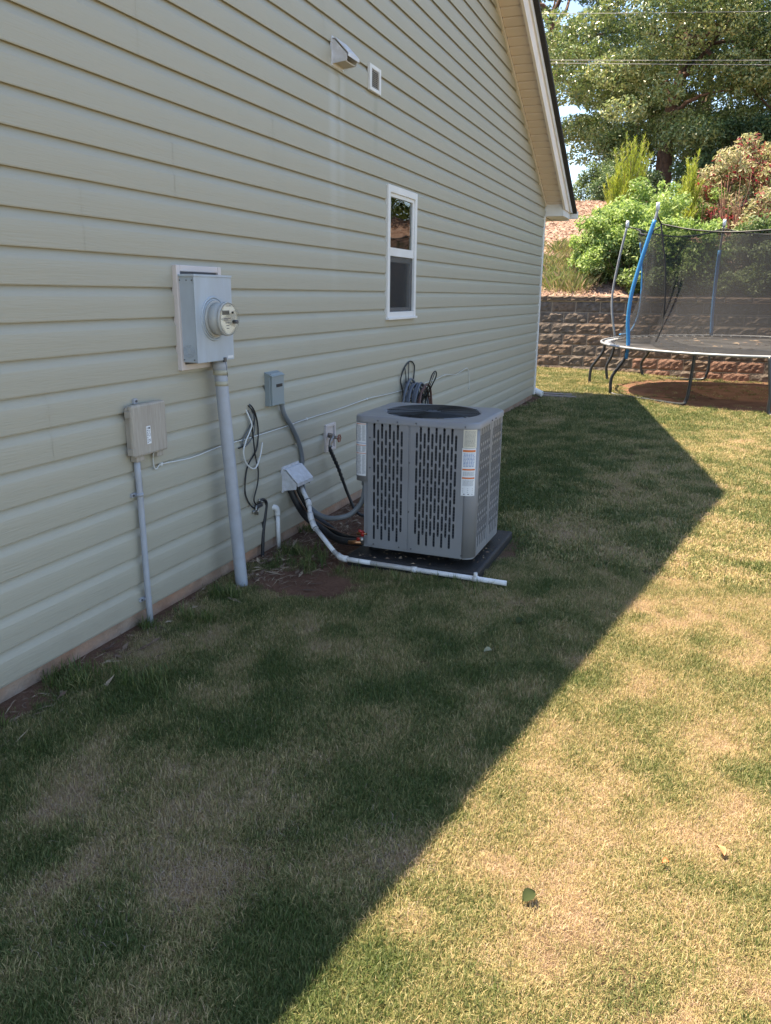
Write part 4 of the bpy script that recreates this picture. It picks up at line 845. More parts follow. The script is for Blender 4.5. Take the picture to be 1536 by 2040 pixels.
# broom-like plumes
def plume(label,base,h,spread,n,seed):
    random.seed(seed); t=thing('dog_fennel',label,'plant',base,'feathery yellow green plumes'); r=np.random.default_rng(seed); mb=MB(); V=[];tn=[]
    for i in range(n):
        a=random.uniform(0,6.28); l=random.uniform(.1,1)*spread; hh_=h*random.uniform(.55,1)*(1-.35*l/spread)
        b0=Vector(base)+Vector((math.cos(a)*l*.35,math.sin(a)*l*.35,-.05)); tip=Vector(base)+Vector((math.cos(a)*l,math.sin(a)*l*.8,hh_))
        pts=[b0.lerp(tip,k/6)+Vector((math.cos(a),math.sin(a),0))*(-.08*math.sin(k/6*math.pi)*h*.3) for k in range(7)]
        mb.tube(pts,[.010*(1-k/7)+.002 for k in range(7)],5); ct=r.random()*.5+.25
        for q in range(110):
            u=.22+.78*r.random(); k=min(5,int(u*6)); p=pts[k].lerp(pts[k+1],u*6-k); L_=.10+.13*(1-u)
            d=Vector((r.normal()*.45,r.normal()*.45,1.0)).normalized(); wv=d.cross(Vector((r.normal(),r.normal(),0))).normalized()*.006
            e=p+d*L_; V+=[tuple(p-wv),tuple(p+wv),tuple(e+wv*.3),tuple(e-wv*.3)]; tn+=[np.clip(ct+r.normal()*.2,0,1)]*4
    mb.build('stems',M_twig,t); npmesh('foliage',np.array(V),np.arange(len(V)).reshape(-1,4),G_plume,t,attrs={'tone':tn})
plume('tall yellow green feathery plume left of the oak trunk',B(.20,21.2),2.1,.55,34,51)
plume('shorter yellow green feathery plume beside the tallest one, nearer the roof',B(-.12,21.0),1.45,.35,16,52)
plume('green feathery plume right of the oak trunk',B(1.60,20.2),1.75,.42,26,53)
plume('low spreading feathery plume behind the bright leafy shrub',B(1.25,19.2),1.25,.6,28,54)
# pokeweed mass and stalks
bush('pokeweed','tall pokeweed with pale leaves and crimson stems at the right edge of the hillside','shrub',B(3.35,20.4),(1.15,.9,2.15),80,14000,.11,G_poke,61,(.14,.36),.38,stem=mat('crimson_stem',(.32,.03,.06),rough=.5))
bush('pokeweed','lower pokeweed spilling toward the trampoline net','shrub',B(3.4,18.6),(.8,.6,1.2),40,5000,.10,G_poke,62,(.12,.3),.4,stem=mat('crimson_stem',(.32,.03,.06),rough=.5))
bush('pokeweed','low pokeweed sprawling leftward under the taller one','shrub',B(2.4,20.8),(.8,.6,1.35),40,4500,.10,G_poke,64,(.12,.3),.4,stem=mat('crimson_stem',(.32,.03,.06),rough=.5))
random.seed(63); t=thing('dead_stalks','cluster of thin bare red brown stalks in front of the pokeweed','plant',B(2.5,18.8)); mb=MB()
for i in range(34):
    x=2.5+random.gauss(0,.22); y=18.8+random.uniform(-.3,.3); b0=Vector(B(x,y)); limb(mb,b0-Vector((0,0,.05)),b0+Vector((random.gauss(0,.12),random.gauss(0,.1),random.uniform(.7,1.45))),.008,.003,.06,5,5)
mb.build('stalks',mat('dead_stalk',(.22,.10,.07),rough=.8),t)
# bright leafy shrubs above the wall
bush('leafy_shrub','bright light green leafy shrub spilling over the wall left of the blue pole','shrub',B(.42,16.9),(.72,.7,1.35),85,15000,.085,G_light,71,(.10,.32),.45)
bush('leafy_shrub','upper bright green leafy shrub behind the trampoline pole tops','shrub',B(.95,17.9),(.78,.7,1.50),85,15000,.085,G_light,72,(.10,.32),.45)
bush('leafy_shrub','green leafy shrub seen through the trampoline net near the far blue pole','shrub',B(1.75,16.6),(.9,.6,1.15),80,14000,.08,G_light,73,(.10,.3),.5)
bush('leafy_shrub','green leafy shrub behind the net at the right edge of the photo','shrub',B(3.1,16.6),(.95,.6,1.05),80,13000,.08,G_mid,74,(.10,.3),.5)
bush('leafy_shrub','low green leafy shrub hugging the wall top behind the leaning blue pole','shrub',B(.75,16.4),(.6,.35,.8),34,7000,.065,G_mid,75,(.12,.22),.5)
for q,(x_,lb) in enumerate(((1.35,'low green creeper on the wall top right of the loose blue rod, behind the net'),(2.15,'low green creeper on the wall top directly behind the far blue pole'),(2.95,'low green creeper on the wall top behind the net, near the right edge'))):
    bush('leafy_shrub',lb,'shrub',B(x_,16.12),(.5,.22,.42),26,5200,.065,G_mid,77+q,(.10,.22),.5,group='creepers along the wall top')
bush('leafy_shrub','small yellowish shrub on the upper bank beneath the feathery plumes','shrub',B(2.2,20.6),(.6,.4,.7),24,3500,.07,G_light,76,(.12,.25),.5)
for i,(x,y,lb,h) in enumerate(((-.55,17.0,'dry grass tuft on the bank just left of the bright shrub',.26),(-.75,16.6,'dry grass tuft against the wall top by the house corner',.22),(-1.0,17.6,'dry grass tuft higher on the bank beside the gutter',.22),(-.35,16.35,'greenish grass tuft at the foot of the bright shrub',.3),(-.9,18.6,'dry weed clump below the log on the bank',.2))):
    random.seed(80+i); r=np.random.default_rng(80+i); t=tag(bpy.data.objects.new('grass_tuft',None),lb,'plant','dry grass tufts on the bank'); col.objects.link(t); t.location=B(x,y); n=420
    bx_=x+r.normal(size=n)*.22; by_=y+r.normal(size=n)*.18; bz_=hz(bx_,np.maximum(by_,15.85)); hh_=h*(.4+.8*r.random(n)); dx=r.normal(size=n)*.13; dy=r.normal(size=n)*.10; wv=.0028
    V=np.stack([np.stack([bx_-wv,by_,bz_],-1),np.stack([bx_+wv,by_,bz_],-1),np.stack([bx_+dx*.5+wv*.6,by_+dy*.5,bz_+hh_*.7],-1),np.stack([bx_+dx,by_+dy,bz_+hh_],-1)],1).reshape(-1,3)
    npmesh('blades',V,np.arange(4*n).reshape(-1,4),G_dry,t,attrs={'tone':np.repeat(np.clip(r.random(n)*.9+.1,0,1),4)})
tag(MB().tube(spline([(-1.35,18.1,float(hz(-1.35,18.1))+.06),(-.9,18.0,float(hz(-.9,18.0))+.07),(-.35,18.15,float(hz(-.35,18.15))+.05)],4),[.05,.045,.045,.04,.04,.04,.035,.03,.025],8).build('fallen_branch',M_bark),'dark fallen branch lying on the mulched bank below the gutter','branch')
# straw and leaf litter on the bank
r=np.random.default_rng(90); n=36000; px=r.uniform(-2.5,9.5,n); py=15.9+6.8*r.random(n); pz=hz(px,py)+.015
a=r.uniform(0,6.28,n); ln=.03+.06*r.random(n); wd_=np.where(r.random(n)<.4,.03,.006)
dx,dy=np.cos(a)*ln,np.sin(a)*ln; qx,qy=-np.sin(a)*wd_*.5,np.cos(a)*wd_*.5; tz=r.normal(size=n)*.014
V=np.stack([np.stack([px-dx,py-dy,pz-tz-.37*dy],-1),np.stack([px+qx,py+qy,pz+.01],-1),np.stack([px+dx,py+dy,pz+tz+.37*dy],-1),np.stack([px-qx,py-qy,pz+.004],-1)],1).reshape(-1,3)
lit=npmesh('leaf_litter',V,np.arange(4*n).reshape(-1,4),leafmat('litter',[(0,(.15,.08,.055)),(1,(.45,.34,.28)),(.5,(.28,.18,.14))],rough=.8,trans=.1),attrs={'tone':np.repeat(r.random(n),4)}); tag(lit,'pale pinkish pine straw and fallen leaves covering the bank','litter',kind='stuff')
# overhead wires
for z0_,z1_,y,lb in ((8.87,8.34,24,'uppermost overhead wire crossing the treetops'),(7.74,7.25,24,'upper wire of the lower overhead pair'),(7.69,7.17,24.1,'lower wire of the lower overhead pair')):
    sl_=(z1_-z0_)/5.5; pts=[(x,y,z0_+sl_*(x+2.5)+.0006*x*x) for x in np.linspace(-45,45,31)]
    tag(MB().tube(pts,.0065,5).build('overhead_wire',mat('wire_aluminium',(.3,.3,.3),rough=.4)),lb,'wire','overhead wires')
# ------------------------------------------------------------------ trampoline
tcx,tcy,tr_=2.85,13.2,2.12
def tz_(y): return .735+(y-11.05)*.016
M_galv=mat('galvanised_steel',(.30,.31,.33),rough=.5,metal=.4,var=.1,vscale=10)
M_leg=mat('dark_leg_paint',(.022,.024,.028),rough=.35)
M_mat=mat('trampoline_fabric',(.030,.030,.032),rough=.6,var=.15,vscale=3,c2=(.10,.09,.085),c2scale=1.5,c2amt=.5)
_t=M_mat.node_tree; _tr=nd(_t,'ShaderNodeBsdfTransparent'); _mx=nd(_t,'ShaderNodeMixShader'); _mx.inputs[0].default_value=.90; _t.links.new(_tr.outputs[0],_mx.inputs[1]); _t.links.new(_t.nodes['Principled BSDF'].outputs[0],_mx.inputs[2]); _t.links.new(_mx.outputs[0],_t.nodes['Material Output'].inputs[0])
M_foam=mat('blue_foam',(.02,.19,.44),rough=.55,var=.05)
tp_=thing('trampoline','large round trampoline with blue padded poles and black safety net','trampoline',(tcx,tcy,0))
def ringpt(a,r): y=tcy+r*math.sin(a); return (tcx+r*math.cos(a),y,tz_(y))
MB().tube([ringpt(a,tr_) for a in np.linspace(0,2*math.pi,73)[:-1]],.018,10,closed=True).build('frame_rim',M_galv,tp_)
mb=MB(); N=72; mb.v=[(tcx,tcy,tz_(tcy)-.015)]
for q,rr in enumerate((.5,1.0,1.5,1.93)):
    for k in range(N): 
        a=2*math.pi*k/N; p=ringpt(a,rr); mb.v.append((p[0],p[1],p[2]-.012+.004*math.sin(5*a+q)))
for k in range(N):
    mb.f.append((0,1+k,1+(k+1)%N)); mb.s.append(True)
    for q in range(3): mb.f.append((1+q*N+k,1+(q+1)*N+k,1+(q+1)*N+(k+1)%N,1+q*N+(k+1)%N)); mb.s.append(True)
mb.build('jumping_mat',M_mat,tp_)
spm=MB().tube([(0,0,0),(.17,0,0)],.009,6)
for k in range(80):
    a=2*math.pi*k/80; p,q=ringpt(a,1.925),ringpt(a,tr_-.01)
    if k==0: so_=MB().tube([(0,0,0),(.045,0,0),(.05,0,0),(.14,0,0),(.145,0,0),(.185,0,0)],[.003,.003,.010,.010,.003,.003],6).build('spring',M_galv); so_.parent=tp_; sm=so_.data; o=so_
    else: o=bpy.data.objects.new('spring',sm); col.objects.link(o); o.parent=tp_
    o.location=(p[0]-tcx,p[1]-tcy,p[2]-.005); o.rotation_euler=(0,0,a)
def leg(pts,foot=True,r=.024): return MB().tube(spline(pts,5),r,10).build('leg',M_leg,tp_)
leg([(.735,13.6,.78),(.715,13.6,.574),(.62,13.6,.42),(.54,13.6,.272),(.533,13.6,.03),(.56,13.65,.012),(.74,14.05,.012),(.771,14.1,.03),(.735,14.1,.268),(.79,14.1,.42),(.825,14.1,.54),(.84,14.1,.76)])
leg([(1.19,12.4,.75),(1.177,12.4,.567),(1.09,12.4,.41),(1.010,12.4,.268),(1.005,12.4,.10),(1.06,12.38,.012),(1.6,11.98,.006),(2.04,11.62,.012),(2.11,11.6,.06),(2.135,11.6,.20),(2.155,11.6,.549),(2.163,11.6,.74)])
leg([(1.385,14.78,.79),(1.37,14.9,.60),(1.349,15.0,.475),(1.247,15.1,.297),(1.266,15.1,.12),(1.36,15.1,.035),(1.8,15.1,.03),(2.29,15.1,.04),(2.37,15.1,.14),(2.39,15.1,.30),(2.37,15.12,.539),(2.36,15.2,.78)])
leg([(3.05,11.08,.74),(3.086,11.05,.488),(3.12,11.03,.25),(3.13,11.02,.03),(3.3,11.0,.012),(4.2,11.25,.012),(4.35,11.35,.1),(4.36,11.40,.4),(4.25,11.55,.74)])
leg([(4.85,13.9,.78),(4.95,14.0,.4),(5.0,13.95,.03),(5.0,13.4,.012),(5.0,12.7,.03),(4.95,12.6,.4),(4.85,12.6,.75)])
M_capw=mat('pole_cap_white',(.70,.74,.78),rough=.4)
def pole(pts,m,foam,ttl=None):
    p=MB().tube(spline(pts,6),.019,12).build('pole',M_galv,tp_)
    if foam: MB().tube(spline(pts,6)[:int(6*(len(pts)-1)*foam)],.029,14).build('foam_sleeve',m,p)
    q=Vector(pts[-1]); MB().tube([q-Vector((0,0,.03)),q+Vector((0,0,.05)),q+Vector((0,0,.075))],[.027,.027,.020],12).build('pole_cap',M_capw,p); return q
pole([(.835,14.12,.70),(.821,14.1,.848),(.751,14.1,1.197),(.735,14.1,1.542),(.80,14.05,2.063),(.888,14.0,2.578)],M_foam,0)
pole([(1.19,12.4,.55),(1.205,12.4,.784),(1.170,12.4,1.115),(1.187,12.4,1.488),(1.256,12.4,1.854),(1.344,12.4,2.234),(1.425,12.4,2.56),(1.44,12.4,2.68)],M_foam,.86)
pole([(2.371,15.2,.80),(2.345,15.2,1.2),(2.338,15.2,1.615),(2.341,15.1,2.149),(2.365,15.0,2.65)],M_foam,.86)
pole([(4.25,11.5,.7),(4.3,11.45,1.3),(4.25,11.5,2.0),(4.1,11.7,2.65)],M_foam,.86); pole([(5.05,13.3,.7),(5.08,13.3,1.3),(4.98,13.3,2.0),(4.8,13.3,2.65)],M_foam,.86); pole([(4.1,15.0,.8),(4.15,15.05,1.3),(4.1,15.0,2.0),(3.95,14.9,2.65)],M_foam,.86)
MB().tube(spline([(.912,14.0,.83),(1.08,14.0,.885),(1.172,14.2,1.148),(1.185,14.3,1.494),(1.151,14.3,1.993),(1.09,14.3,2.33)],6),.016,10).build('loose_foam_rod',M_foam,tp_,label='slim curved blue foam rod left of the net corner')
# net
M_net=bpy.data.materials.new('safety_net'); M_net.use_nodes=True; t=M_net.node_tree; b=t.nodes['Principled BSDF']; b.inputs['Base Color'].default_value=(.012,.013,.016,1); b.inputs['Roughness'].default_value=.9
tr=nd(t,'ShaderNodeBsdfTransparent'); mx=nd(t,'ShaderNodeMixShader'); mx.inputs[0].default_value=.50; t.links.new(tr.outputs[0],mx.inputs[1]); t.links.new(b.outputs[0],mx.inputs[2]); t.links.new(mx.outputs[0],t.nodes['Material Output'].inputs[0])
tops=[((1.50,12.5,2.47),(1.50,12.65,.80)),((1.05,13.95,2.52),(1.10,13.95,.80)),((2.36,14.98,2.58),(2.36,14.98,.81)),((3.9,14.85,2.58),(3.9,14.85,.82)),((4.75,13.3,2.58),(4.75,13.3,.79)),((4.05,11.75,2.58),(4.05,11.75,.76))]
for k in range(6):
    (ta,ba),(tb_,bb_)=tops[k],tops[(k+1)%6]; V=[];F=[]; U=22; Z_=16; ta,ba,tb_,bb_=map(Vector,(ta,ba,tb_,bb_)); span=(tb_-ta).length
    for i in range(U+1):
        u=i/U; top=ta.lerp(tb_,u)-Vector((0,0,.075*span*4*u*(1-u))); am=math.atan2(ba.y-tcy,ba.x-tcx); bot=ba.lerp(bb_,u); d=Vector((bot.x-tcx,bot.y-tcy)); d=d.normalized()*(d.length+ (1.9-d.length)*min(1,4*u*(1-u))); bot=Vector((tcx+d.x,tcy+d.y,tz_(tcy+d.y)+.0))
        for j in range(Z_+1):
            v=j/Z_; p=top.lerp(bot,v); inw=Vector((tcx-p.x,tcy-p.y,0)).normalized()*(.16*math.sin(v*math.pi)+.02*math.sin(u*23+k)*(1-v)); 
            if v>.85: p=p
            V.append(tuple(p+inw))
    for i in range(U):
        for j in range(Z_): q=i*(Z_+1)+j; F.append((q,q+1,q+Z_+2,q+Z_+1))
    npmesh('net_panel',V,F,M_net,tp_,smooth=True)
    MB().tube([V[i*(Z_+1)] for i in range(U+1)],.011,6).build('net_hem',M_black,tp_)
MB().tube(spline([(1.50,12.5,2.47),(1.624,12.55,1.813),(1.66,12.6,1.1),(1.586,12.7,.80)],6),.013,6).build('net_seam',M_black,tp_)
for a,b2 in (((1.43,12.4,2.6),(1.50,12.5,2.47)),((.89,14.0,2.56),(1.05,13.95,2.52)),((2.365,15.0,2.62),(2.36,14.98,2.5))): MB().tube([a,b2],.012,6).build('net_strap',M_black,tp_)
# ------------------------------------------------------------------ loose things on the ground
M_plank=mat('weathered_plank',(.27,.21,.18),rough=.9,var=.2,vscale=6,stretch=(1,12,12))
tag(MB().box(.02,.60,11.62,11.73,.012,.035).build('plank',M_plank,bevel=.003),'weathered grey plank on the grass at the house corner, nearer of two','plank','planks at the house corner')
tag(MB().box(-.02,.50,11.82,11.93,.014,.042).build('plank',M_plank,bevel=.003),'weathered grey plank behind the other at the foot of the downspout','plank','planks at the house corner')
M_lf=mat('fallen_leaf_green',(.035,.045,.018),rough=.9,spec=.1); M_lb=mat('fallen_leaf_brown',(.34,.17,.07),rough=.6)
def leafobj(x,y,s,rz,m,label):
    mb=MB(); vs=[]
    for i in range(7):
        u=i/6; wv=math.sin(u*math.pi)**.7*.36; vs+=[(s*(u-.5),-wv*s,.012*math.sin(u*3)+.010),(s*(u-.5),0,.012*math.sin(u*3)+.002),(s*(u-.5),wv*s,.012*math.sin(u*3)+.012)]
    mb.add(vs,[(3*i+k,3*i+3+k,3*i+4+k,3*i+1+k) for i in range(6) for k in (0,1)],True); o=mb.build('fallen_leaf',m); o.location=(x,y,float(gz(np.array(x),np.array(y)))+.018); o.rotation_euler=(.25,-.2,rz); tag(o,label,'leaf','leaves fallen on the lawn')
leafobj(1.99,1.61,.042,.9,M_lf,'curled dark green leaf on the sunlit grass near the bottom of the photo')
leafobj(1.549,2.91,.035,.3,mat('fallen_leaf_pale',(.22,.22,.14),rough=.8),'small pale leaf on the shaded grass in front of the air conditioner')
leafobj(2.43,1.97,.035,2.2,M_lb,'narrow brown leaf in the dry patch on the sunlit grass')
leafobj(2.30,1.87,.018,.2,mat('fallen_leaf_orange',(.45,.16,.05),rough=.6),'tiny orange leaf in the sunlit grass beside the brown one')
leafobj(1.6,3.27,.045,1.2,M_lf,'small green leaf on the shaded lawn right of the drain pipe end')
# straw, twigs and dead grass between wall and unit
r=np.random.default_rng(95); n=2200; px=np.where(r.random(n)<.45,.06+.46*r.random(n),.03+.30*r.random(n)**1.5); py=np.where(px<.03,0,0)+np.where(r.random(n)<.55,3.3+1.7*r.random(n),1.2+10*r.random(n)**1.3); px=np.where((py<3.3)|(py>5),px*.6,px)
pz=gz(px,py)+.004+.012*r.random(n); a=np.where(r.random(n)<.5,r.uniform(0,6.28,n),1.57+r.normal(size=n)*.5); ln=.012+.05*r.random(n)**2; wd_=np.where(r.random(n)<.12,.010,.0013)
dx,dy=np.cos(a)*ln,np.sin(a)*ln; qx,qy=-np.sin(a)*wd_,np.cos(a)*wd_; tz=r.normal(size=n)*.007
V=np.stack([np.stack([px-dx,py-dy,pz-tz],-1),np.stack([px+qx,py+qy,pz+.002],-1),np.stack([px+dx,py+dy,pz+tz],-1),np.stack([px-qx,py-qy,pz],-1)],1).reshape(-1,3)
tag(npmesh('dead_straw',V,np.arange(4*n).reshape(-1,4),leafmat('dead_straw_mix',[(0,(.09,.05,.035)),(1,(.42,.32,.22)),(.5,(.20,.13,.09))],rough=.8,trans=.1),attrs={'tone':np.repeat(r.random(n),4)}),'dead straw, twigs and leaves on the soil along the house foundation','litter',kind='stuff')
def debris(name,label,x0,x1,y0,y1,zf,n,sd,sz):
    r=np.random.default_rng(sd); x=r.uniform(x0,x1,n); y=r.uniform(y0,y1,n); z=zf(x,y); a=r.uniform(0,6.28,n); s_=sz*(.4+r.random(n)); w_=s_*np.where(r.random(n)<.5,.5,.12)
    V=np.stack([np.stack([x-np.cos(a)*s_,y-np.sin(a)*s_,z+.002],-1),np.stack([x+np.sin(a)*w_,y-np.cos(a)*w_,z+.004+.2*s_],-1),np.stack([x+np.cos(a)*s_,y+np.sin(a)*s_,z+.003],-1),np.stack([x-np.sin(a)*w_,y+np.cos(a)*w_,z+.002],-1)],1).reshape(-1,3)
    return tag(npmesh(name,V,np.arange(4*n).reshape(-1,4),bpy.data.materials['dead_straw_mix'],attrs={'tone':np.repeat(.4+.6*r.random(n),4)}),label,'litter',kind='stuff')
debris('pad_debris','dry grass clippings and leaf bits lying on the black pad',.55,1.26,3.74,4.54,lambda x,y:.052+0*x,260,201,.010)
debris('mat_leaves','small brown leaves scattered on the trampoline mat',1.6,4.2,11.9,14.6,lambda x,y:.735+(y-11.05)*.016+0*x,60,202,.045)
# ------------------------------------------------------------------ lawn grass: instanced tufts of real blades
def grass_mat():
    m=bpy.data.materials.new('grass_blades'); m.use_nodes=True; t=m.node_tree; L=t.links.new; b=t.nodes['Principled BSDF']; b.inputs['Roughness'].default_value=.5; b.inputs['Specular IOR Level'].default_value=.35
    ai=nd(t,'ShaderNodeAttribute',attribute_name='dry',attribute_type='INSTANCER'); at=nd(t,'ShaderNodeAttribute',attribute_name='tone')
    ma=nd(t,'ShaderNodeMath',operation='MULTIPLY_ADD'); L(at.outputs['Fac'],ma.inputs[0]); ma.inputs[1].default_value=.62; L(ai.outputs['Fac'],ma.inputs[2]); su=nd(t,'ShaderNodeMath',operation='SUBTRACT'); L(ma.outputs[0],su.inputs[0]); su.inputs[1].default_value=.31
    cr=nd(t,'ShaderNodeValToRGB'); e=cr.color_ramp.elements; e[0].position=0; e[0].color=(.076,.115,.030,1); e[1].position=1; e[1].color=(.50,.36,.25,1)
    for p,c in ((.28,(.125,.15,.045)),(.48,(.23,.225,.085)),(.68,(.44,.36,.165)),(.85,(.54,.39,.21))): x=e.new(p); x.color=(*c,1)
    L(su.outputs[0],cr.inputs[0]); L(cr.outputs[0],b.inputs['Base Color']); tr=nd(t,'ShaderNodeBsdfTranslucent'); L(cr.outputs[0],tr.inputs[0]); mx=nd(t,'ShaderNodeMixShader'); mx.inputs[0].default_value=.3
    L(b.outputs[0],mx.inputs[1]); L(tr.outputs[0],mx.inputs[2]); L(mx.outputs[0],t.nodes['Material Output'].inputs[0]); return m
MG=grass_mat()
def tuft(seed,nb,rad,hmin,hmax,wd_,lean):
    r=np.random.default_rng(seed); V=[];F=[];T=[]
    for i in range(nb):
        a=r.uniform(0,6.28); q=rad*math.sqrt(r.random()); x,y=q*math.cos(a),q*math.sin(a); h=r.uniform(hmin,hmax); d=r.uniform(0,6.28); l=min(h*lean*abs(r.normal())+h*.15,h*1.05); nx_,ny_=-math.sin(d)*wd_*.5,math.cos(d)*wd_*.5
        o=len(V); tt=r.random(); cx_,cy_=math.cos(d),math.sin(d); zd=math.sqrt(max(.08,1-min(.92,(l/h)**2)))*h
        V+=[(x-nx_,y-ny_,-.004),(x+nx_,y+ny_,-.004),(x+cx_*l*.35+nx_*.9,y+cy_*l*.35+ny_*.9,zd*.6),(x+cx_*l*.35-nx_*.9,y+cy_*l*.35-ny_*.9,zd*.6),(x+cx_*l,y+cy_*l,zd*.95)]
        F+=[(o,o+1,o+2,o+3),(o+3,o+2,o+4)]; T+=[tt]*5
    me=bpy.data.meshes.new('grass_tuft_mesh'); me.from_pydata(V,[],F); at=me.attributes.new('tone','FLOAT','POINT'); at.data.foreach_set('value',T); me.materials.append(MG)
    return bpy.data.objects.new('grass_tuft_source',me)
def lawn(name,label,tufts,pts,scl,dry,seed):
    r=np.random.default_rng(seed); n=len(pts); 
    o=npmesh(name,pts,np.zeros((0,4)),None,attrs={'dry':dry,'scl':scl,'rz':r.uniform(0,6.28,n),'tx':r.normal(size=n)*.15,'ty':r.normal(size=n)*.15})
    o.data.materials.append(MG)
    g=bpy.data.node_groups.new(name+'_nodes','GeometryNodeTree'); g.interface.new_socket('Geometry',in_out='INPUT',socket_type='NodeSocketGeometry'); g.interface.new_socket('Geometry',in_out='OUTPUT',socket_type='NodeSocketGeometry')
    gi=g.nodes.new('NodeGroupInput'); go=g.nodes.new('NodeGroupOutput'); ip=g.nodes.new('GeometryNodeInstanceOnPoints'); jn=g.nodes.new('GeometryNodeJoinGeometry'); L=g.links.new
    for tf in tufts:
        oi=g.nodes.new('GeometryNodeObjectInfo'); oi.inputs['Object'].default_value=tf; oi.inputs['As Instance'].default_value=True; L(oi.outputs['Geometry'],jn.inputs[0])
    def at(nm,ty='FLOAT'):
        a=g.nodes.new('GeometryNodeInputNamedAttribute'); a.data_type=ty; a.inputs[0].default_value=nm; return a.outputs[0]
    L(gi.outputs[0],ip.inputs['Points']); L(jn.outputs[0],ip.inputs['Instance']); ip.inputs['Pick Instance'].default_value=True
    cx_=g.nodes.new('ShaderNodeCombineXYZ'); L(at('tx'),cx_.inputs[0]); L(at('ty'),cx_.inputs[1]); L(at('rz'),cx_.inputs[2]); L(cx_.outputs[0],ip.inputs['Rotation']); L(at('scl'),ip.inputs['Scale']); L(ip.outputs[0],go.inputs[0])
    md=o.modifiers.new('grass','NODES'); md.node_group=g; return tag(o,label,'grass',kind='stuff')
def scatter(n,xr,yr,seed,hfall=None):
    r=np.random.default_rng(seed); x=r.uniform(*xr,n); y=r.uniform(*yr,n)
    # keep a margin round what the camera can see
    rel=np.stack([x-2.24,y,-1.46*np.ones(n)],-1); f_=rel@np.array(fwd); u_=rel@np.array(right); v_=rel@np.array(up)
    ok=(f_>.2)&(np.abs(u_)/np.maximum(f_,.2)<.498+.55/np.maximum(f_,.3))&(v_/np.maximum(f_,.2)>-.66-.35/np.maximum(f_,.3)); x,y=x[ok],y[ok]
    s=soilf(x,y); ok=r.random(len(x))>s*1.02; x,y,s=x[ok],y[ok],s[ok]
    ok=~((x>.49)&(x<1.31)&(y>3.715)&(y<4.61))&~((x>.42)&(x<1.45)&(abs(y-3.70)<.018)); x,y,s=x[ok],y[ok],s[ok]
    ok=(x>.015)|(y>11.6); x,y,s=x[ok],y[ok],s[ok]
    ok=np.hypot(x-.15,y-3.225)>.05; x,y,s=x[ok],y[ok],s[ok]
    d=dry_sunf(x,y); return x,y,d,s,r
near=[tuft(100+i,60,.045,.009,.026,.0014,.9) for i in range(7)]+[tuft(120,22,.04,.018,.038,.0017,.6)]
far=[tuft(140+i,40,.075,.014,.034,.0036,1.0) for i in range(5)]
for nm,lb,tf,n,yr,sd,xr in (('lawn_grass','short patchy green and straw coloured lawn grass in the foreground',near,120000,(.3,4.2),1,(0,4.6)),('lawn_grass','short patchy lawn grass around and beyond the air conditioner',far,50000,(4.2,9.5),2,(0,6.5)),('lawn_grass','short lawn grass toward the retaining wall and trampoline',far,42000,(9.5,15.45),3,(-1.5,8.5))):
    x,y,d,s,r=scatter(n,xr,yr,sd); z=gz(x,y); scl=(.62+.48*r.random(len(x)))*(1-.35*s)*(1.12-.35*sstep(.55,1,d)); scl*=np.where(yr[0]>9,1.25,1.)
    dd=np.clip(d+r.normal(size=len(x))*.06,0,1)
    lawn(nm,lb,tf,np.stack([x,y,z],-1),scl,dd,sd)
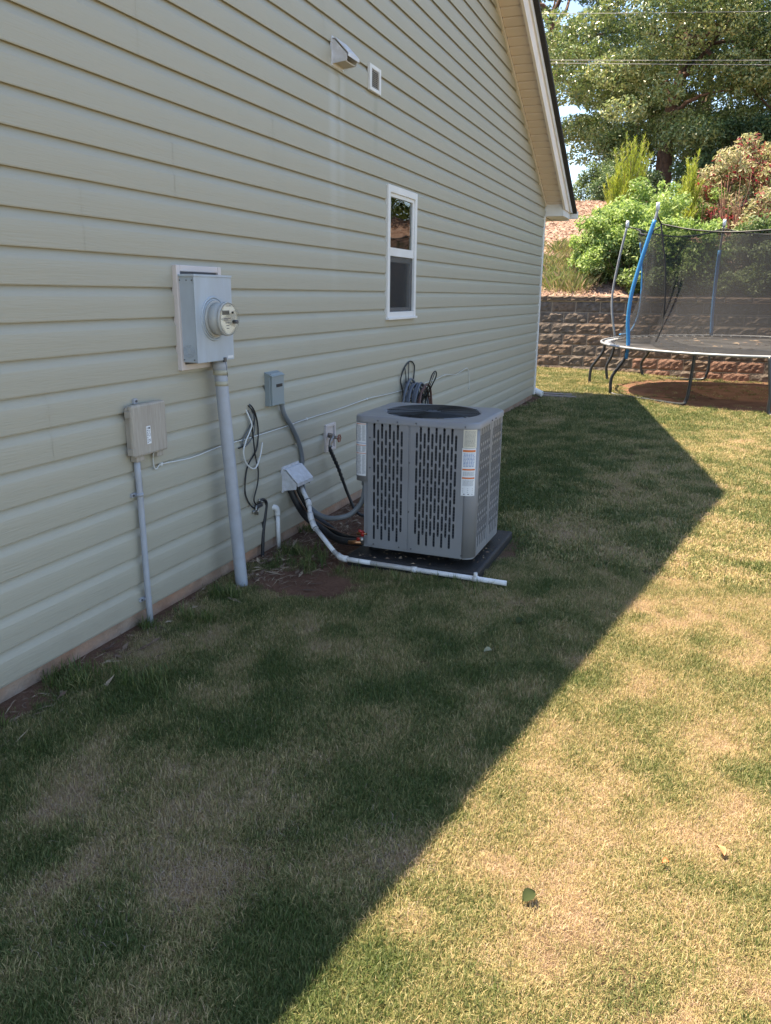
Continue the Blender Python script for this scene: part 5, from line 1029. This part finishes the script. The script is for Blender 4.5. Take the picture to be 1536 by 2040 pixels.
# bleached thatch lying in the dead spots
r=np.random.default_rng(301); X_=[];Y_=[]
for cx_,cy_,sx_,sy_,n in ((1.14,1.36,.13,.09,420),(1.60,1.66,.08,.08,420),(1.17,1.66,.12,.14,300),(.30,2.45,.15,.15,260),(.75,1.5,.14,.12,260),(.95,1.15,.12,.08,200),(.62,2.75,.16,.12,180),(.2,1.75,.1,.15,160),(1.6,3.05,.2,.15,160),(1.2,2.9,.5,.4,260),(.95,2.1,.4,.3,220)):
    X_.append(cx_+r.normal(size=n)*sx_); Y_.append(cy_+r.normal(size=n)*sy_)
x=np.concatenate(X_); y=np.concatenate(Y_); k_=x>.03; x,y=x[k_],y[k_]; n=len(x); z=gz(x,y)+.004+.012*r.random(n); a=r.uniform(0,6.28,n); l=.006+.013*r.random(n); cb=r.normal(size=n)*.35; wv=.0007
p0=np.stack([x-np.cos(a-cb)*l,y-np.sin(a-cb)*l,z-.004*r.random(n)],-1); p1=np.stack([x,y,z+.004],-1); p2=np.stack([x+np.cos(a+cb)*l,y+np.sin(a+cb)*l,z+r.normal(size=n)*.006],-1); q=np.stack([-np.sin(a)*wv,np.cos(a)*wv,0*x],-1)
V=np.stack([p0-q*.5,p0+q*.5,p1+q,p1-q,p2],1).reshape(-1,3); b_=np.arange(n)[:,None]*5; F=np.concatenate([np.concatenate([b_,b_+1,b_+2],1),np.concatenate([b_,b_+2,b_+3],1),np.concatenate([b_+3,b_+2,b_+4],1)])
tag(npmesh('thatch',V,F,leafmat('bleached_thatch',[(0,(.16,.115,.085)),(1,(.38,.30,.23)),(.5,(.26,.20,.15))],rough=.8,trans=.15),attrs={'tone':np.repeat(r.random(n),5)}),'bleached dead grass stems lying in the bare brown spots of the lawn','grass',kind='stuff')
# scattered coarser green clumps in the turf
ct=[tuft(180+i,30,.03,.018,.045,.0024,.8) for i in range(4)]
x,y,d,s,r=scatter(5200,(0,5.5),(.3,8),311); k_=(d<.42)&(fbm(x*3,y*3,61)>.45); x,y,d=x[k_],y[k_],d[k_]
lawn('grass_clumps','coarser greener clumps of grass scattered through the lawn',ct,np.stack([x,y,gz(x,y)],-1),.6+.5*r.random(len(x)),np.clip(d*.5,0,1),6)
# taller weeds at the foundation and pad edge
wt=[tuft(160+i,24,.03,.05,.11,.0035,.6) for i in range(3)]
r=np.random.default_rng(170); wp_=[]
for cx_,cy_,n,sg in ((.12,2.05,26,.05),(.17,3.06,22,.05),(.25,2.75,22,.07),(.10,1.7,8,.05),(.22,3.78,26,.08),(.28,3.62,16,.08),(.08,4.2,14,.06),(.6,3.62,12,.1),(.9,3.66,20,.18),(1.2,3.67,22,.12),(.3,2.15,30,.1),(.06,2.6,6,.02)):
    for i in range(n): wp_.append((max(.02,cx_+r.normal()*sg),cy_+r.normal()*sg*.6))
wp_=np.array(wp_); wp_=wp_[~((wp_[:,0]>.49)&(wp_[:,1]>3.67)&(wp_[:,0]<1.3))]; n=len(wp_)
lawn('weeds','longer green grass and weeds growing along the foundation and the drain pipe',wt,np.column_stack([wp_,gz(wp_[:,0],wp_[:,1])]),.5+.5*r.random(n),np.clip(.05+.25*r.random(n),0,1),5)
